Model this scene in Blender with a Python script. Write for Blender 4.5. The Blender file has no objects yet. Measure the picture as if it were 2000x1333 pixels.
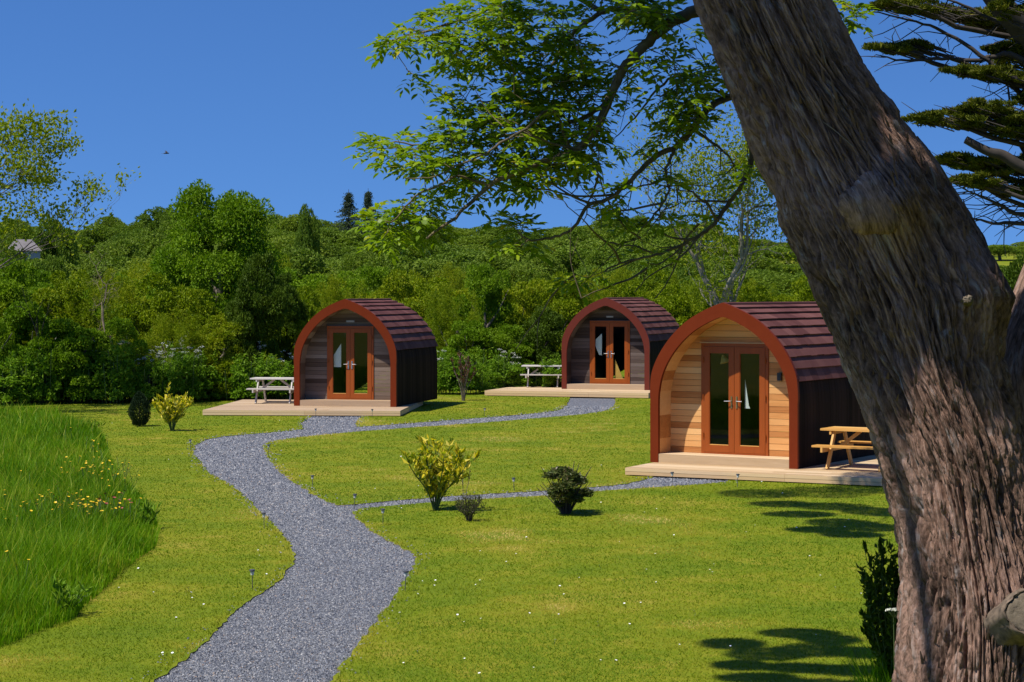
import bpy, math, random
import numpy as np
from mathutils import Vector, Matrix
from mathutils.geometry import delaunay_2d_cdt
SC = bpy.context.scene
COL = SC.collection
PI = math.pi

# ------------------------------------------------------------------ camera, sky, sun, exposure
F, HC, HY = 4000.0, 3.4, 573.0            # focal length in photo pixels, eye height, horizon row
cam = bpy.data.cameras.new('camera'); camo = bpy.data.objects.new('camera', cam); COL.objects.link(camo)
camo.location = (0, 0, HC); camo.rotation_euler = (PI/2, 0, 0)
cam.sensor_width = 36; cam.lens = 72; cam.shift_y = -93.5/2000
cam.clip_start = 0.1  # metres; cam.clip_end = 6000
SC.camera = camo
SUN_EL, SUN_DIR = math.radians(60), np.array([-0.835, -0.550])   # horizontal direction towards the sun
SUN_ROT = math.atan2(SUN_DIR[0], SUN_DIR[1])
w = bpy.data.worlds.new('World'); SC.world = w; w.use_nodes = True
nt = w.node_tree; nt.nodes.clear()
out = nt.nodes.new('ShaderNodeOutputWorld'); bg = nt.nodes.new('ShaderNodeBackground')
sky = nt.nodes.new('ShaderNodeTexSky'); sky.sky_type = 'NISHITA'; sky.sun_disc = False
sky.sun_elevation = SUN_EL; sky.sun_rotation = SUN_ROT
sky.air_density = 1.0; sky.dust_density = 0.2; sky.ozone_density = 3.0
tc = nt.nodes.new('ShaderNodeTexCoord'); mp = nt.nodes.new('ShaderNodeVectorMath'); mp.operation = 'ADD'
mp.inputs[1].default_value = (0, 0, 0.24)
nrm = nt.nodes.new('ShaderNodeVectorMath'); nrm.operation = 'NORMALIZE'
hs = nt.nodes.new('ShaderNodeHueSaturation'); hs.inputs['Saturation'].default_value = 1.16; hs.inputs['Hue'].default_value = 0.502
hs.inputs['Value'].default_value = 1.0
nt.links.new(tc.outputs['Generated'], mp.inputs[0]); nt.links.new(mp.outputs[0], nrm.inputs[0])
nt.links.new(nrm.outputs[0], sky.inputs[0]); nt.links.new(sky.outputs[0], hs.inputs['Color'])
gm = nt.nodes.new('ShaderNodeGamma'); gm.inputs[1].default_value = 1.40; nt.links.new(hs.outputs[0], gm.inputs[0]); nt.links.new(gm.outputs[0], bg.inputs[0]); nt.links.new(bg.outputs[0], out.inputs[0])
bg.inputs[1].default_value = 0.063
sl = bpy.data.lights.new('sun', 'SUN'); so = bpy.data.objects.new('sun', sl); COL.objects.link(so)
sl.energy = 5.0; sl.angle = math.radians(0.53); sl.color = (1.0, 0.94, 0.84)
sv = Vector((SUN_DIR[0]*math.cos(SUN_EL), SUN_DIR[1]*math.cos(SUN_EL), math.sin(SUN_EL))).normalized()
so.rotation_euler = sv.to_track_quat('Z', 'Y').to_euler(); so.location = sv*60
LSH = np.array([-sv.x/sv.z, -sv.y/sv.z])   # ground shadow shift per metre of height
SC.view_settings.view_transform = 'Standard'; SC.view_settings.look = 'None'
SC.view_settings.exposure = 0.35; SC.view_settings.gamma = 1.0
SC.cycles.max_bounces = 6; SC.cycles.transparent_max_bounces = 12
SC.cycles.use_denoising = True

# ------------------------------------------------------------------ helpers
def at(px, py, D): return np.array([(px-1000)/F*D, D, HC+(HY-py)/F*D])
def gp(px, py, z=0.0):
    D = F*(HC-z)/(py-HY); return np.array([(px-1000)/F*D, D])
def tag(o, label=None, cat=None, group=None, kind=None):
    if label: o['label'] = label
    if cat: o['category'] = cat
    if group: o['group'] = group
    if kind: o['kind'] = kind
    return o
def empty(name, loc=(0,0,0), rz=0, scale=(1,1,1)):
    o = bpy.data.objects.new(name, None); COL.objects.link(o); o.empty_display_size = 0.1
    o.location = loc; o.rotation_euler = (0,0,rz); o.scale = scale; return o
def copy_tree(o, parent=None):
    c = o.copy(); COL.objects.link(c); c.parent = parent
    for k in ('label','category','group'):
        if k in c and parent is None: del c[k]
    for ch in list(o.children): copy_tree(ch, c)
    return c
class MB:
    """collects vertices and faces; build() links them as ONE mesh object"""
    def __init__(s): s.V=[]; s.n=0; s.F={3:[],4:[]}; s.T={3:[],4:[]}; s.M={3:[],4:[]}
    def add(s, V, Fc, tint=0.5, mat=0):
        V=np.array(V,float).reshape(-1,3); Fc=np.asarray(Fc,np.int64); k=Fc.shape[1]
        s.V.append(V); s.F[k].append(Fc+s.n); s.n+=len(V)
        s.T[k].append(np.broadcast_to(np.asarray(tint,float),(len(Fc),)).copy())
        s.M[k].append(np.full(len(Fc),mat,np.int32)); return s
    def box(s, x0,x1,y0,y1,z0,z1,tint=0.5,mat=0,R=None,o=None):
        V=np.array([[x,y,z] for z in (z0,z1) for y in (y0,y1) for x in (x0,x1)],float)
        if R is not None: V=V@np.asarray(R).T
        if o is not None: V=V+np.asarray(o)
        return s.add(V,[[0,2,3,1],[4,5,7,6],[0,1,5,4],[2,6,7,3],[0,4,6,2],[1,3,7,5]],tint,mat)
    def beam(s,a,b,wd,ht,tint=0.5,mat=0,up=(0,0,1)):
        a=np.asarray(a,float); b=np.asarray(b,float); d=b-a; L=np.linalg.norm(d); d/=L
        u=np.asarray(up,float); sd=np.cross(d,u); sd/=np.linalg.norm(sd); u=np.cross(sd,d)
        R=np.stack([d,sd,u],1)
        return s.box(0,L,-wd/2,wd/2,-ht/2,ht/2,tint,mat,R,a)
    def tube(s, pts, rad, sides=7, tint=0.5, mat=0, cap=True):
        P=np.asarray(pts,float); r=np.broadcast_to(np.asarray(rad,float),(len(P),))
        T=np.gradient(P,axis=0); T/=np.linalg.norm(T,axis=1)[:,None]+1e-12
        ref=np.array([0,0,1.]) if abs(T[:,2]).mean()<0.8 else np.array([1.,0,0])
        N=np.cross(T,ref); N/=np.linalg.norm(N,axis=1)[:,None]+1e-12; B=np.cross(T,N)
        a=np.linspace(0,2*PI,sides,endpoint=False)
        V=P[:,None]+r[:,None,None]*(np.cos(a)[None,:,None]*N[:,None]+np.sin(a)[None,:,None]*B[:,None])
        n=len(P); i=np.arange(n-1)[:,None]*sides; j=np.arange(sides)[None,:]; j2=(j+1)%sides
        Fq=np.stack([i+j,i+j2,i+sides+j2,i+sides+j],-1).reshape(-1,4)
        s.add(V.reshape(-1,3),Fq,tint,mat)
        if cap:
            for e in (0,n-1):
                s.add(np.vstack([V[e],P[e]]),[[k,(k+1)%sides,sides] for k in range(sides)],tint,mat)
        return s
    def build(s,name,mats,parent=None,smooth=False,mesh_only=False):
        if not isinstance(mats,(list,tuple)): mats=[mats]
        V=np.concatenate(s.V).astype(np.float32)
        f3=np.concatenate(s.F[3]) if s.F[3] else np.zeros((0,3),np.int64)
        f4=np.concatenate(s.F[4]) if s.F[4] else np.zeros((0,4),np.int64)
        me=bpy.data.meshes.new(name)
        me.vertices.add(len(V)); me.vertices.foreach_set('co',V.ravel())
        lv=np.concatenate([f3.ravel(),f4.ravel()]).astype(np.int32)
        me.loops.add(len(lv)); me.loops.foreach_set('vertex_index',lv)
        np_=len(f3)+len(f4); me.polygons.add(np_)
        st=np.concatenate([np.arange(len(f3))*3,len(f3)*3+np.arange(len(f4))*4]).astype(np.int32)
        me.polygons.foreach_set('loop_start',st)
        me.polygons.foreach_set('material_index',np.concatenate(s.M[3]+s.M[4]).astype(np.int32))
        me.polygons.foreach_set('use_smooth',np.full(np_,bool(smooth)))
        at_=me.attributes.new('tint','FLOAT','FACE'); at_.data.foreach_set('value',np.concatenate(s.T[3]+s.T[4]).astype(np.float32))
        for m in mats: me.materials.append(m)
        me.update(calc_edges=True); me.validate()
        if mesh_only: return me
        o=bpy.data.objects.new(name,me); COL.objects.link(o)
        if parent is not None: o.parent=parent
        return o
def inst(name, me, parent=None):
    o=bpy.data.objects.new(name,me); COL.objects.link(o)
    if parent is not None: o.parent=parent
    return o
def inpoly(P, poly):
    x,y=P[:,0],P[:,1]; r=np.zeros(len(P),bool); q=np.asarray(poly); n=len(q)
    for i in range(n):
        x0,y0=q[i]; x1,y1=q[(i+1)%n]
        c=((y0>y)!=(y1>y)); r^=c&(x<(x1-x0)*(y-y0)/((y1-y0) if y1!=y0 else 1e-9)+x0)
    return r
def polydist(P, poly, closed=True):
    q=np.asarray(poly,float); d=np.full(len(P),1e9); n=len(q)
    for i in range(n if closed else n-1):
        a=q[i]; b=q[(i+1)%n]; ab=b-a; t=np.clip(((P-a)@ab)/(ab@ab+1e-12),0,1)
        d=np.minimum(d,np.linalg.norm(P-a-t[:,None]*ab,axis=1))
    return d
def densify(poly, step, rng=None, amp=0.0, closed=True):
    q=np.asarray(poly,float); out_=[]; n=len(q)
    for i in range(n if closed else n-1):
        a,b=q[i],q[(i+1)%n]; L=np.linalg.norm(b-a); k=max(1,int(math.ceil(L/step)))
        for j in range(k):
            p=a+(b-a)*j/k
            if rng is not None: p=p+rng.normal(0,amp,2)
            out_.append(p)
    return np.array(out_)
def catmull(P, n=6):
    P=np.asarray(P,float); Q=np.vstack([2*P[0]-P[1],P,2*P[-1]-P[-2]]); o=[]
    for i in range(1,len(Q)-2):
        for t in np.linspace(0,1,n,endpoint=False):
            o.append(0.5*((2*Q[i])+(-Q[i-1]+Q[i+1])*t+(2*Q[i-1]-5*Q[i]+4*Q[i+1]-Q[i+2])*t*t+(-Q[i-1]+3*Q[i]-3*Q[i+1]+Q[i+2])*t**3))
    o.append(P[-1]); return np.array(o)
def _h(i,j,k,s):
    n=(i*374761393+j*668265263+k*2147483647+s*1274126177)&0xffffffff
    n=((n^(n>>13))*1274126177)&0xffffffff
    return ((n^(n>>16))&0xffffff)/float(0xffffff)
def vnoise(x,y,z=None,seed=0):
    x=np.asarray(x,float); y=np.asarray(y,float); z=np.zeros_like(x) if z is None else np.asarray(z,float)
    i=np.floor(x).astype(np.int64); j=np.floor(y).astype(np.int64); k=np.floor(z).astype(np.int64)
    u=x-i; v=y-j; w_=z-k; u=u*u*(3-2*u); v=v*v*(3-2*v); w_=w_*w_*(3-2*w_)
    r=0
    for a in (0,1):
        for b in (0,1):
            for c in (0,1):
                r=r+_h(i+a,j+b,k+c,seed)*(u if a else 1-u)*(v if b else 1-v)*(w_ if c else 1-w_)
    return r
def unit(v): return v/(np.linalg.norm(v,axis=-1,keepdims=True)+1e-12)
def leaves(mb, rng, C, N, size, aspect=0.45, jitter=0.8, tint=None, droop=0.0, mat=0, fold=0.12):
    """one folded rhombic leaf at each centre C, roughly facing N"""
    n=len(C); d=unit(N+rng.normal(0,jitter,(n,3))+np.array([0,0,-droop]))
    s=unit(np.cross(d,rng.normal(0,1,(n,3)))); nn=np.cross(s,d)
    L=(size*rng.uniform(0.6,1.35,n))[:,None]; W=L*aspect
    V=np.stack([C-d*L*.5, C+s*W*.5+nn*L*fold-d*L*.05, C+d*L*.5, C-s*W*.5+nn*L*fold-d*L*.05],1).reshape(-1,3)
    Fq=np.arange(n*4).reshape(n,4)
    mb.add(V,Fq,rng.uniform(0,1,n) if tint is None else tint,mat)

# ------------------------------------------------------------------ materials
def newmat(name):
    m=bpy.data.materials.new(name); m.use_nodes=True; t=m.node_tree
    b=t.nodes['Principled BSDF']; return m,t,b
def N(t,typ,**kw):
    n=t.nodes.new(typ)
    for k,v in kw.items(): setattr(n,k,v)
    return n
def ramp(t, fac, stops):
    r=N(t,'ShaderNodeValToRGB'); e=r.color_ramp.elements
    while len(e)<len(stops): e.new(0.5)
    for q,(p,c) in zip(e,stops): q.position=p; q.color=(*c,1) if len(c)==3 else c
    t.links.new(fac,r.inputs[0]); return r.outputs[0]
def coords(t, scale=(1,1,1), rot=(0,0,0)):
    c=N(t,'ShaderNodeTexCoord'); m=N(t,'ShaderNodeMapping'); m.inputs['Scale'].default_value=scale; m.inputs['Rotation'].default_value=rot
    t.links.new(c.outputs['Object'],m.inputs[0]); return m.outputs[0]
def noise(t, vec, scale, detail=4, rough=0.55, dist=0.0):
    n=N(t,'ShaderNodeTexNoise'); n.inputs['Scale'].default_value=scale; n.inputs['Detail'].default_value=detail
    n.inputs['Roughness'].default_value=rough; n.inputs['Distortion'].default_value=dist
    if vec is not None: t.links.new(vec,n.inputs['Vector'])
    return n.outputs['Fac']
def math_(t,op,a,b=None,clamp=False):
    m=N(t,'ShaderNodeMath',operation=op); m.use_clamp=clamp
    for i,v in enumerate((a,b)):
        if v is None: continue
        if isinstance(v,(int,float)): m.inputs[i].default_value=v
        else: t.links.new(v,m.inputs[i])
    return m.outputs[0]
def mix(t,fac,a,b,blend='MIX'):
    m=N(t,'ShaderNodeMix',data_type='RGBA',blend_type=blend)
    for i,v in ((0,fac),(6,a),(7,b)):
        if isinstance(v,(int,float)): m.inputs[i].default_value=v
        elif isinstance(v,tuple): m.inputs[i].default_value=(*v,1)
        else: t.links.new(v,m.inputs[i])
    return m.outputs[2]
def attr(t,name='tint'):
    a=N(t,'ShaderNodeAttribute'); a.attribute_name=name; return a.outputs['Fac']
def bump(t,b,h,strength=0.4,dist=0.02):
    n=N(t,'ShaderNodeBump'); n.inputs['Strength'].default_value=strength; n.inputs['Distance'].default_value=dist
    t.links.new(h,n.inputs['Height']); t.links.new(n.outputs[0],b.inputs['Normal'])
def leafmat(name, stops, trans=0.35, rough=0.55, objvar=0.25, tstops=None, spec=0.12):
    m,t,b=newmat(name); oi=N(t,'ShaderNodeObjectInfo')
    f=math_(t,'ADD',math_(t,'MULTIPLY',attr(t),1-objvar),math_(t,'MULTIPLY',oi.outputs['Random'],objvar))
    c=ramp(t,f,stops); t.links.new(c,b.inputs['Base Color']); b.inputs['Roughness'].default_value=rough
    b.inputs['Specular IOR Level'].default_value=spec
    tr=N(t,'ShaderNodeBsdfTranslucent'); c2=mix(t,1.0,c,(1.15,1.25,0.45),'MULTIPLY'); t.links.new(c2,tr.inputs[0])
    ms=N(t,'ShaderNodeMixShader'); ms.inputs[0].default_value=trans
    t.links.new(b.outputs[0],ms.inputs[1]); t.links.new(tr.outputs[0],ms.inputs[2])
    t.links.new(ms.outputs[0],t.nodes['Material Output'].inputs[0]); return m
def flat(name,col,rough=0.6,var=0.25,scale=8,metal=0.0):
    m,t,b=newmat(name); v=noise(t,coords(t),scale,5)
    c=ramp(t,v,[(0.3,tuple(x*(1-var) for x in col)),(0.7,tuple(min(1,x*(1+var)) for x in col))])
    t.links.new(c,b.inputs['Base Color']); b.inputs['Roughness'].default_value=rough; b.inputs['Metallic'].default_value=metal
    bump(t,b,v,0.2,0.01); return m
M={}
# lawn
def lawn_mat():
    m,t,b=newmat('mown_grass'); v=coords(t)
    big=noise(t,v,0.35,3,0.6,0.4); mid=noise(t,v,1.7,5,0.65,0.6); fine=noise(t,coords(t,(1,0.6,1)),22,6,0.75)
    f=math_(t,'ADD',math_(t,'MULTIPLY',big,0.45),math_(t,'ADD',math_(t,'MULTIPLY',mid,0.4),math_(t,'MULTIPLY',fine,0.25)))
    c=ramp(t,f,[(0.36,(0.085,0.13,0.002)),(0.50,(0.125,0.17,0.004)),(0.60,(0.18,0.195,0.007)),(0.72,(0.30,0.24,0.035))])
    t.links.new(c,b.inputs['Base Color']); b.inputs['Roughness'].default_value=0.85; b.inputs['Specular IOR Level'].default_value=0.15
    h=math_(t,'ADD',fine,math_(t,'MULTIPLY',mid,1.5)); bump(t,b,h,0.55,0.05); return m
M['lawn']=lawn_mat()
M['soil']=flat('soil',(0.17,0.135,0.05),0.95,0.4,14)
def gravel_mat():
    m,t,b=newmat('slate_gravel'); v=coords(t)
    vo=N(t,'ShaderNodeTexVoronoi'); vo.inputs['Scale'].default_value=38; t.links.new(v,vo.inputs['Vector'])
    sp=N(t,'ShaderNodeSeparateColor'); t.links.new(vo.outputs['Color'],sp.inputs[0])
    c=ramp(t,sp.outputs[0],[(0.0,(0.045,0.05,0.066)),(0.5,(0.10,0.11,0.135)),(0.85,(0.17,0.18,0.20)),(1.0,(0.28,0.27,0.26))])
    c=mix(t,math_(t,'MULTIPLY',noise(t,v,1.2,3),0.25),c,(0.10,0.10,0.12))
    t.links.new(c,b.inputs['Base Color']); b.inputs['Roughness'].default_value=0.75
    bump(t,b,vo.outputs['Distance'],0.9,0.02); return m
M['gravel']=gravel_mat()
def stone_mat():
    m,t,b=newmat('slate_chip')
    c=ramp(t,attr(t),[(0.0,(0.06,0.067,0.085)),(0.45,(0.115,0.126,0.152)),(0.8,(0.19,0.20,0.225)),(0.95,(0.33,0.325,0.32)),(1.0,(0.25,0.17,0.12))])
    t.links.new(c,b.inputs['Base Color']); b.inputs['Roughness'].default_value=0.6; return m
M['chip']=stone_mat()
G=[(0.0,(0.065,0.13,0.002)),(0.35,(0.112,0.185,0.003)),(0.62,(0.185,0.23,0.006)),(0.84,(0.33,0.28,0.03)),(1.0,(0.50,0.38,0.11))]
M['blade']=leafmat('grass_blade',G,0.25,0.6,0.0)
M['meadow']=leafmat('meadow_blade',[(0,(0.055,0.14,0.002)),(0.5,(0.105,0.235,0.003)),(0.85,(0.17,0.31,0.006)),(1,(0.32,0.35,0.03))],0.4,0.5,0.0)
M['weed']=leafmat('weed_leaf',[(0,(0.07,0.15,0.006)),(0.5,(0.14,0.26,0.012)),(1,(0.24,0.36,0.03))],0.38)
M['scrub']=leafmat('scrub_leaf',[(0,(0.085,0.15,0.003)),(0.45,(0.175,0.24,0.004)),(0.8,(0.27,0.31,0.008)),(1,(0.40,0.36,0.025))])
M['broad']=leafmat('broad_leaf',[(0,(0.07,0.15,0.004)),(0.5,(0.135,0.235,0.006)),(1,(0.23,0.33,0.014))])
M['dark']=leafmat('dark_leaf',[(0,(0.03,0.062,0.003)),(0.5,(0.055,0.10,0.005)),(1,(0.10,0.15,0.010))],0.25)
M['farleaf']=leafmat('hill_leaf',[(0,(0.07,0.13,0.014)),(0.5,(0.13,0.20,0.018)),(1,(0.21,0.27,0.026))],0.3,objvar=.45)
M['spring']=leafmat('spring_leaf',[(0,(0.13,0.19,0.006)),(0.6,(0.24,0.29,0.012)),(1,(0.36,0.37,0.03))],0.45)
M['ash']=leafmat('ash_leaf',[(0,(0.08,0.155,0.004)),(0.5,(0.17,0.265,0.006)),(0.85,(0.28,0.36,0.012)),(1,(0.44,0.35,0.03))],0.42,0.42,0.0,spec=0.25)
M['cypress']=leafmat('cypress_spray',[(0,(0.04,0.055,0.005)),(0.5,(0.09,0.108,0.008)),(0.85,(0.155,0.16,0.014)),(1,(0.23,0.175,0.06))],0.2,0.65,0.0)
M['laurel']=leafmat('laurel_leaf',[(0,(0.14,0.21,0.01)),(0.35,(0.36,0.37,0.015)),(0.72,(0.70,0.56,0.03)),(1,(0.86,0.72,0.16))],0.4,0.4,0.0)
M['purple']=leafmat('purple_leaf',[(0,(0.04,0.06,0.012)),(0.5,(0.065,0.09,0.02)),(0.8,(0.11,0.11,0.035)),(1,(0.20,0.15,0.09))],0.2,0.35,0.0)
M['redleaf']=leafmat('red_leaf',[(0,(0.07,0.03,0.02)),(0.6,(0.13,0.055,0.03)),(1,(0.22,0.13,0.05))],0.25,0.5,0.0)
M['yew']=leafmat('conifer_needle',[(0,(0.012,0.028,0.012)),(1,(0.035,0.062,0.022))],0.1,0.6,0.1)
M['spruce']=leafmat('spruce_needle',[(0,(0.03,0.05,0.03)),(1,(0.07,0.095,0.055))],0.1,0.6,0.1)
M['umbel']=flat('umbel_white',(0.75,0.76,0.66),0.7,0.1)
M['petal_y']=flat('petal_yellow',(0.75,0.48,0.01),0.5,0.1)
M['petal_w']=flat('petal_white',(0.85,0.85,0.82),0.6,0.05)
M['petal_r']=flat('petal_red',(0.30,0.05,0.05),0.6,0.2)
M['stem']=flat('green_stem',(0.06,0.10,0.02),0.7,0.2)
M['bark']=flat('grey_bark',(0.11,0.092,0.07),0.9,0.45,9)
M['darkbark']=flat('dark_bark',(0.04,0.031,0.024),0.9,0.4,9)
M['palebark']=flat('pale_bark',(0.22,0.20,0.15),0.9,0.45,7)
M['mossbark']=flat('mossy_bark',(0.115,0.088,0.042),0.9,0.5,10)
M['deadwood']=flat('dead_wood',(0.19,0.145,0.10),0.9,0.35,9)
# timber
def wood(name, cols, board=0.0, axis=2, grain=(3,3,60), rough=0.65, knots=0.0, tintw=0.55, bumpd=0.004):
    m,t,b=newmat(name); v=coords(t,grain); g=noise(t,v,1.0,6,0.6,0.8)
    g2=noise(t,coords(t,tuple(x*0.25 for x in grain)),1.0,4,0.6,0.3)
    f=math_(t,'ADD',math_(t,'MULTIPLY',attr(t),tintw),math_(t,'ADD',math_(t,'MULTIPLY',g,(1-tintw)*0.6),math_(t,'MULTIPLY',g2,(1-tintw)*0.4)))
    c=ramp(t,f,cols); t.links.new(c,b.inputs['Base Color']); b.inputs['Roughness'].default_value=rough
    b.inputs['Specular IOR Level'].default_value=0.25
    bump(t,b,g,0.5,bumpd); return m
M['cedar']=wood('new_cedar',[(0.2,(0.36,0.135,0.035)),(0.42,(0.58,0.27,0.085)),(0.62,(0.70,0.39,0.15)),(0.85,(0.77,0.51,0.24))],grain=(2.2,30,45))
M['weathered']=wood('weathered_larch',[(0.2,(0.058,0.034,0.021)),(0.45,(0.118,0.078,0.053)),(0.65,(0.205,0.15,0.113)),(0.9,(0.31,0.255,0.205))],grain=(2.2,30,45))
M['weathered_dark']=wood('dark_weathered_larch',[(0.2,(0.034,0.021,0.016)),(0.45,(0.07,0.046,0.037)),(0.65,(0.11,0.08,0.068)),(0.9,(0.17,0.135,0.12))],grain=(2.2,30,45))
M['deck']=wood('deck_board',[(0.2,(0.36,0.24,0.125)),(0.5,(0.52,0.38,0.225)),(0.9,(0.63,0.49,0.32))],grain=(2.5,35,40))
M['edge']=wood('deck_edge_board',[(0.2,(0.46,0.29,0.14)),(0.5,(0.62,0.43,0.235)),(0.9,(0.72,0.54,0.33))],grain=(2.5,35,40))
M['deckold']=wood('older_deck_board',[(0.2,(0.30,0.20,0.12)),(0.5,(0.42,0.30,0.19)),(0.9,(0.52,0.40,0.28))],grain=(2.5,35,40))
M['fascia']=wood('red_brown_stain',[(0.2,(0.105,0.015,0.004)),(0.5,(0.15,0.024,0.006)),(0.9,(0.19,0.035,0.009))],grain=(6,6,6),rough=0.5)
M['fascia'].node_tree.nodes['Principled BSDF'].inputs['Specular IOR Level'].default_value=0.08
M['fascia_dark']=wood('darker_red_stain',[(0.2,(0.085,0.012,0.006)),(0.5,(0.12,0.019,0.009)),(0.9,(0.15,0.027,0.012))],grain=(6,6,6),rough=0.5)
M['doorwood']=wood('door_oak_stain',[(0.2,(0.20,0.040,0.006)),(0.5,(0.28,0.064,0.009)),(0.9,(0.35,0.092,0.015))],grain=(30,30,3),rough=0.38,bumpd=0.001)
M['sidewall']=wood('black_brown_board',[(0.2,(0.010,0.006,0.005)),(0.5,(0.018,0.011,0.009)),(0.9,(0.032,0.019,0.015))],grain=(30,20,2))
M['sidewall'].node_tree.nodes['Principled BSDF'].inputs['Specular IOR Level'].default_value=0.03
M['pine']=wood('new_pine',[(0.2,(0.50,0.24,0.05)),(0.5,(0.62,0.34,0.09)),(0.9,(0.72,0.44,0.16))],grain=(5,25,25),rough=0.5)
M['greywood']=wood('silvered_wood',[(0.2,(0.40,0.36,0.31)),(0.5,(0.52,0.48,0.43)),(0.9,(0.62,0.58,0.53))],grain=(5,25,25))
def tile_mat():
    m,t,b=newmat('granulated_roof_tile'); v=coords(t); n1=noise(t,v,90,4,0.7); n2=noise(t,v,2.5,3)
    f=math_(t,'ADD',math_(t,'MULTIPLY',attr(t),0.35),math_(t,'ADD',math_(t,'MULTIPLY',n1,0.35),math_(t,'MULTIPLY',n2,0.3)))
    c=ramp(t,f,[(0.25,(0.072,0.026,0.022)),(0.5,(0.12,0.047,0.040)),(0.8,(0.175,0.076,0.064))])
    t.links.new(c,b.inputs['Base Color']); b.inputs['Roughness'].default_value=0.7; bump(t,b,n1,0.5,0.004); return m
M['tile']=tile_mat(); M['tile'].node_tree.nodes['Principled BSDF'].inputs['Specular IOR Level'].default_value=0.1
def glass_mat():
    m,t,b=newmat('window_glass'); t.nodes.remove(b)
    tr=N(t,'ShaderNodeBsdfTransparent'); tr.inputs[0].default_value=(0.86,0.9,0.88,1)
    gl=N(t,'ShaderNodeBsdfGlossy'); gl.inputs['Roughness'].default_value=0.01
    fr=N(t,'ShaderNodeFresnel'); fr.inputs[0].default_value=1.52
    ge=N(t,'ShaderNodeNewGeometry'); fac=math_(t,'MULTIPLY',math_(t,'MULTIPLY',fr.outputs[0],1.2),math_(t,'SUBTRACT',1.0,ge.outputs['Backfacing']),True)
    ms=N(t,'ShaderNodeMixShader'); t.links.new(fac,ms.inputs[0]); t.links.new(tr.outputs[0],ms.inputs[1]); t.links.new(gl.outputs[0],ms.inputs[2])
    t.links.new(ms.outputs[0],t.nodes['Material Output'].inputs[0]); return m
M['glass']=glass_mat()
M['steel']=flat('brushed_steel',(0.5,0.5,0.5),0.35,0.05,20,1.0)
M['brass']=flat('dull_brass',(0.30,0.22,0.09),0.4,0.1,20,0.8)
M['black']=flat('black_plastic',(0.018,0.018,0.018),0.45,0.1)
M['lampgrey']=flat('dark_grey_plastic',(0.07,0.07,0.075),0.4,0.1)
M['lens']=flat('pale_lens',(0.55,0.55,0.52),0.25,0.05)
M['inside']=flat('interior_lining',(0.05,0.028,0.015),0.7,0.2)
M['curtain']=flat('white_curtain',(0.86,0.86,0.86),0.9,0.03)
M['tan']=flat('tan_curtain',(0.75,0.42,0.10),0.9,0.05)
M['plaque']=flat('grey_plaque',(0.30,0.29,0.28),0.4,0.2)
M['housewall']=flat('cream_render',(0.40,0.37,0.32),0.9,0.05)
M['slate']=flat('slate_roof',(0.15,0.135,0.135),0.7,0.2,3)
M['feather']=flat('dark_feather',(0.03,0.03,0.035),0.7,0.2)
def trunk_mat():
    m,t,b=newmat('furrowed_bark'); a=N(t,'ShaderNodeUVMap')
    mp_=N(t,'ShaderNodeMapping'); mp_.inputs['Scale'].default_value=(1,1,1); t.links.new(a.outputs[0],mp_.inputs[0])
    def uv(sx,sy):
        q=N(t,'ShaderNodeMapping'); q.inputs['Scale'].default_value=(sx,sy,1); t.links.new(a.outputs[0],q.inputs[0]); return q.outputs[0]
    fib=math_(t,'ADD',math_(t,'MULTIPLY',noise(t,uv(26,3.6),1.0,8,0.72,0.9),.55),math_(t,'MULTIPLY',noise(t,uv(60,13),1.0,6,0.7,0.6),.45)); pat=noise(t,uv(2.2,1.1),1.0,4,0.6,0.4); lich=noise(t,uv(14,3.5),1.0,5,0.7,1.0)
    f=math_(t,'ADD',math_(t,'MULTIPLY',fib,0.70),math_(t,'MULTIPLY',pat,0.30))
    c=ramp(t,f,[(0.39,(0.035,0.021,0.015)),(0.46,(0.125,0.076,0.054)),(0.54,(0.30,0.186,0.138)),(0.66,(0.49,0.34,0.27))])
    lf=ramp(t,lich,[(0.56,(0,0,0)),(0.74,(0.7,0.7,0.7))]); c=mix(t,lf,c,(0.46,0.42,0.40))
    t.links.new(c,b.inputs['Base Color']); b.inputs['Roughness'].default_value=0.9; b.inputs['Specular IOR Level'].default_value=0.2
    bump(t,b,fib,1.0,0.03); return m
M['trunk']=trunk_mat()
def sawn_mat():
    m,t,b=newmat('sawn_grey_wood'); v=coords(t); n1=noise(t,v,6,5,0.6,1.0); n2=noise(t,v,45,5,0.7)
    f=math_(t,'ADD',math_(t,'MULTIPLY',n1,0.6),math_(t,'MULTIPLY',n2,0.4))
    c=ramp(t,f,[(0.3,(0.07,0.052,0.034)),(0.55,(0.15,0.118,0.08)),(0.75,(0.25,0.205,0.15))])
    t.links.new(c,b.inputs['Base Color']); b.inputs['Roughness'].default_value=0.9; bump(t,b,n2,0.6,0.01); return m
M['sawn']=sawn_mat(); M['knobbark']=flat('smooth_knob_bark',(0.125,0.09,0.062),0.9,0.55,22)

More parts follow.
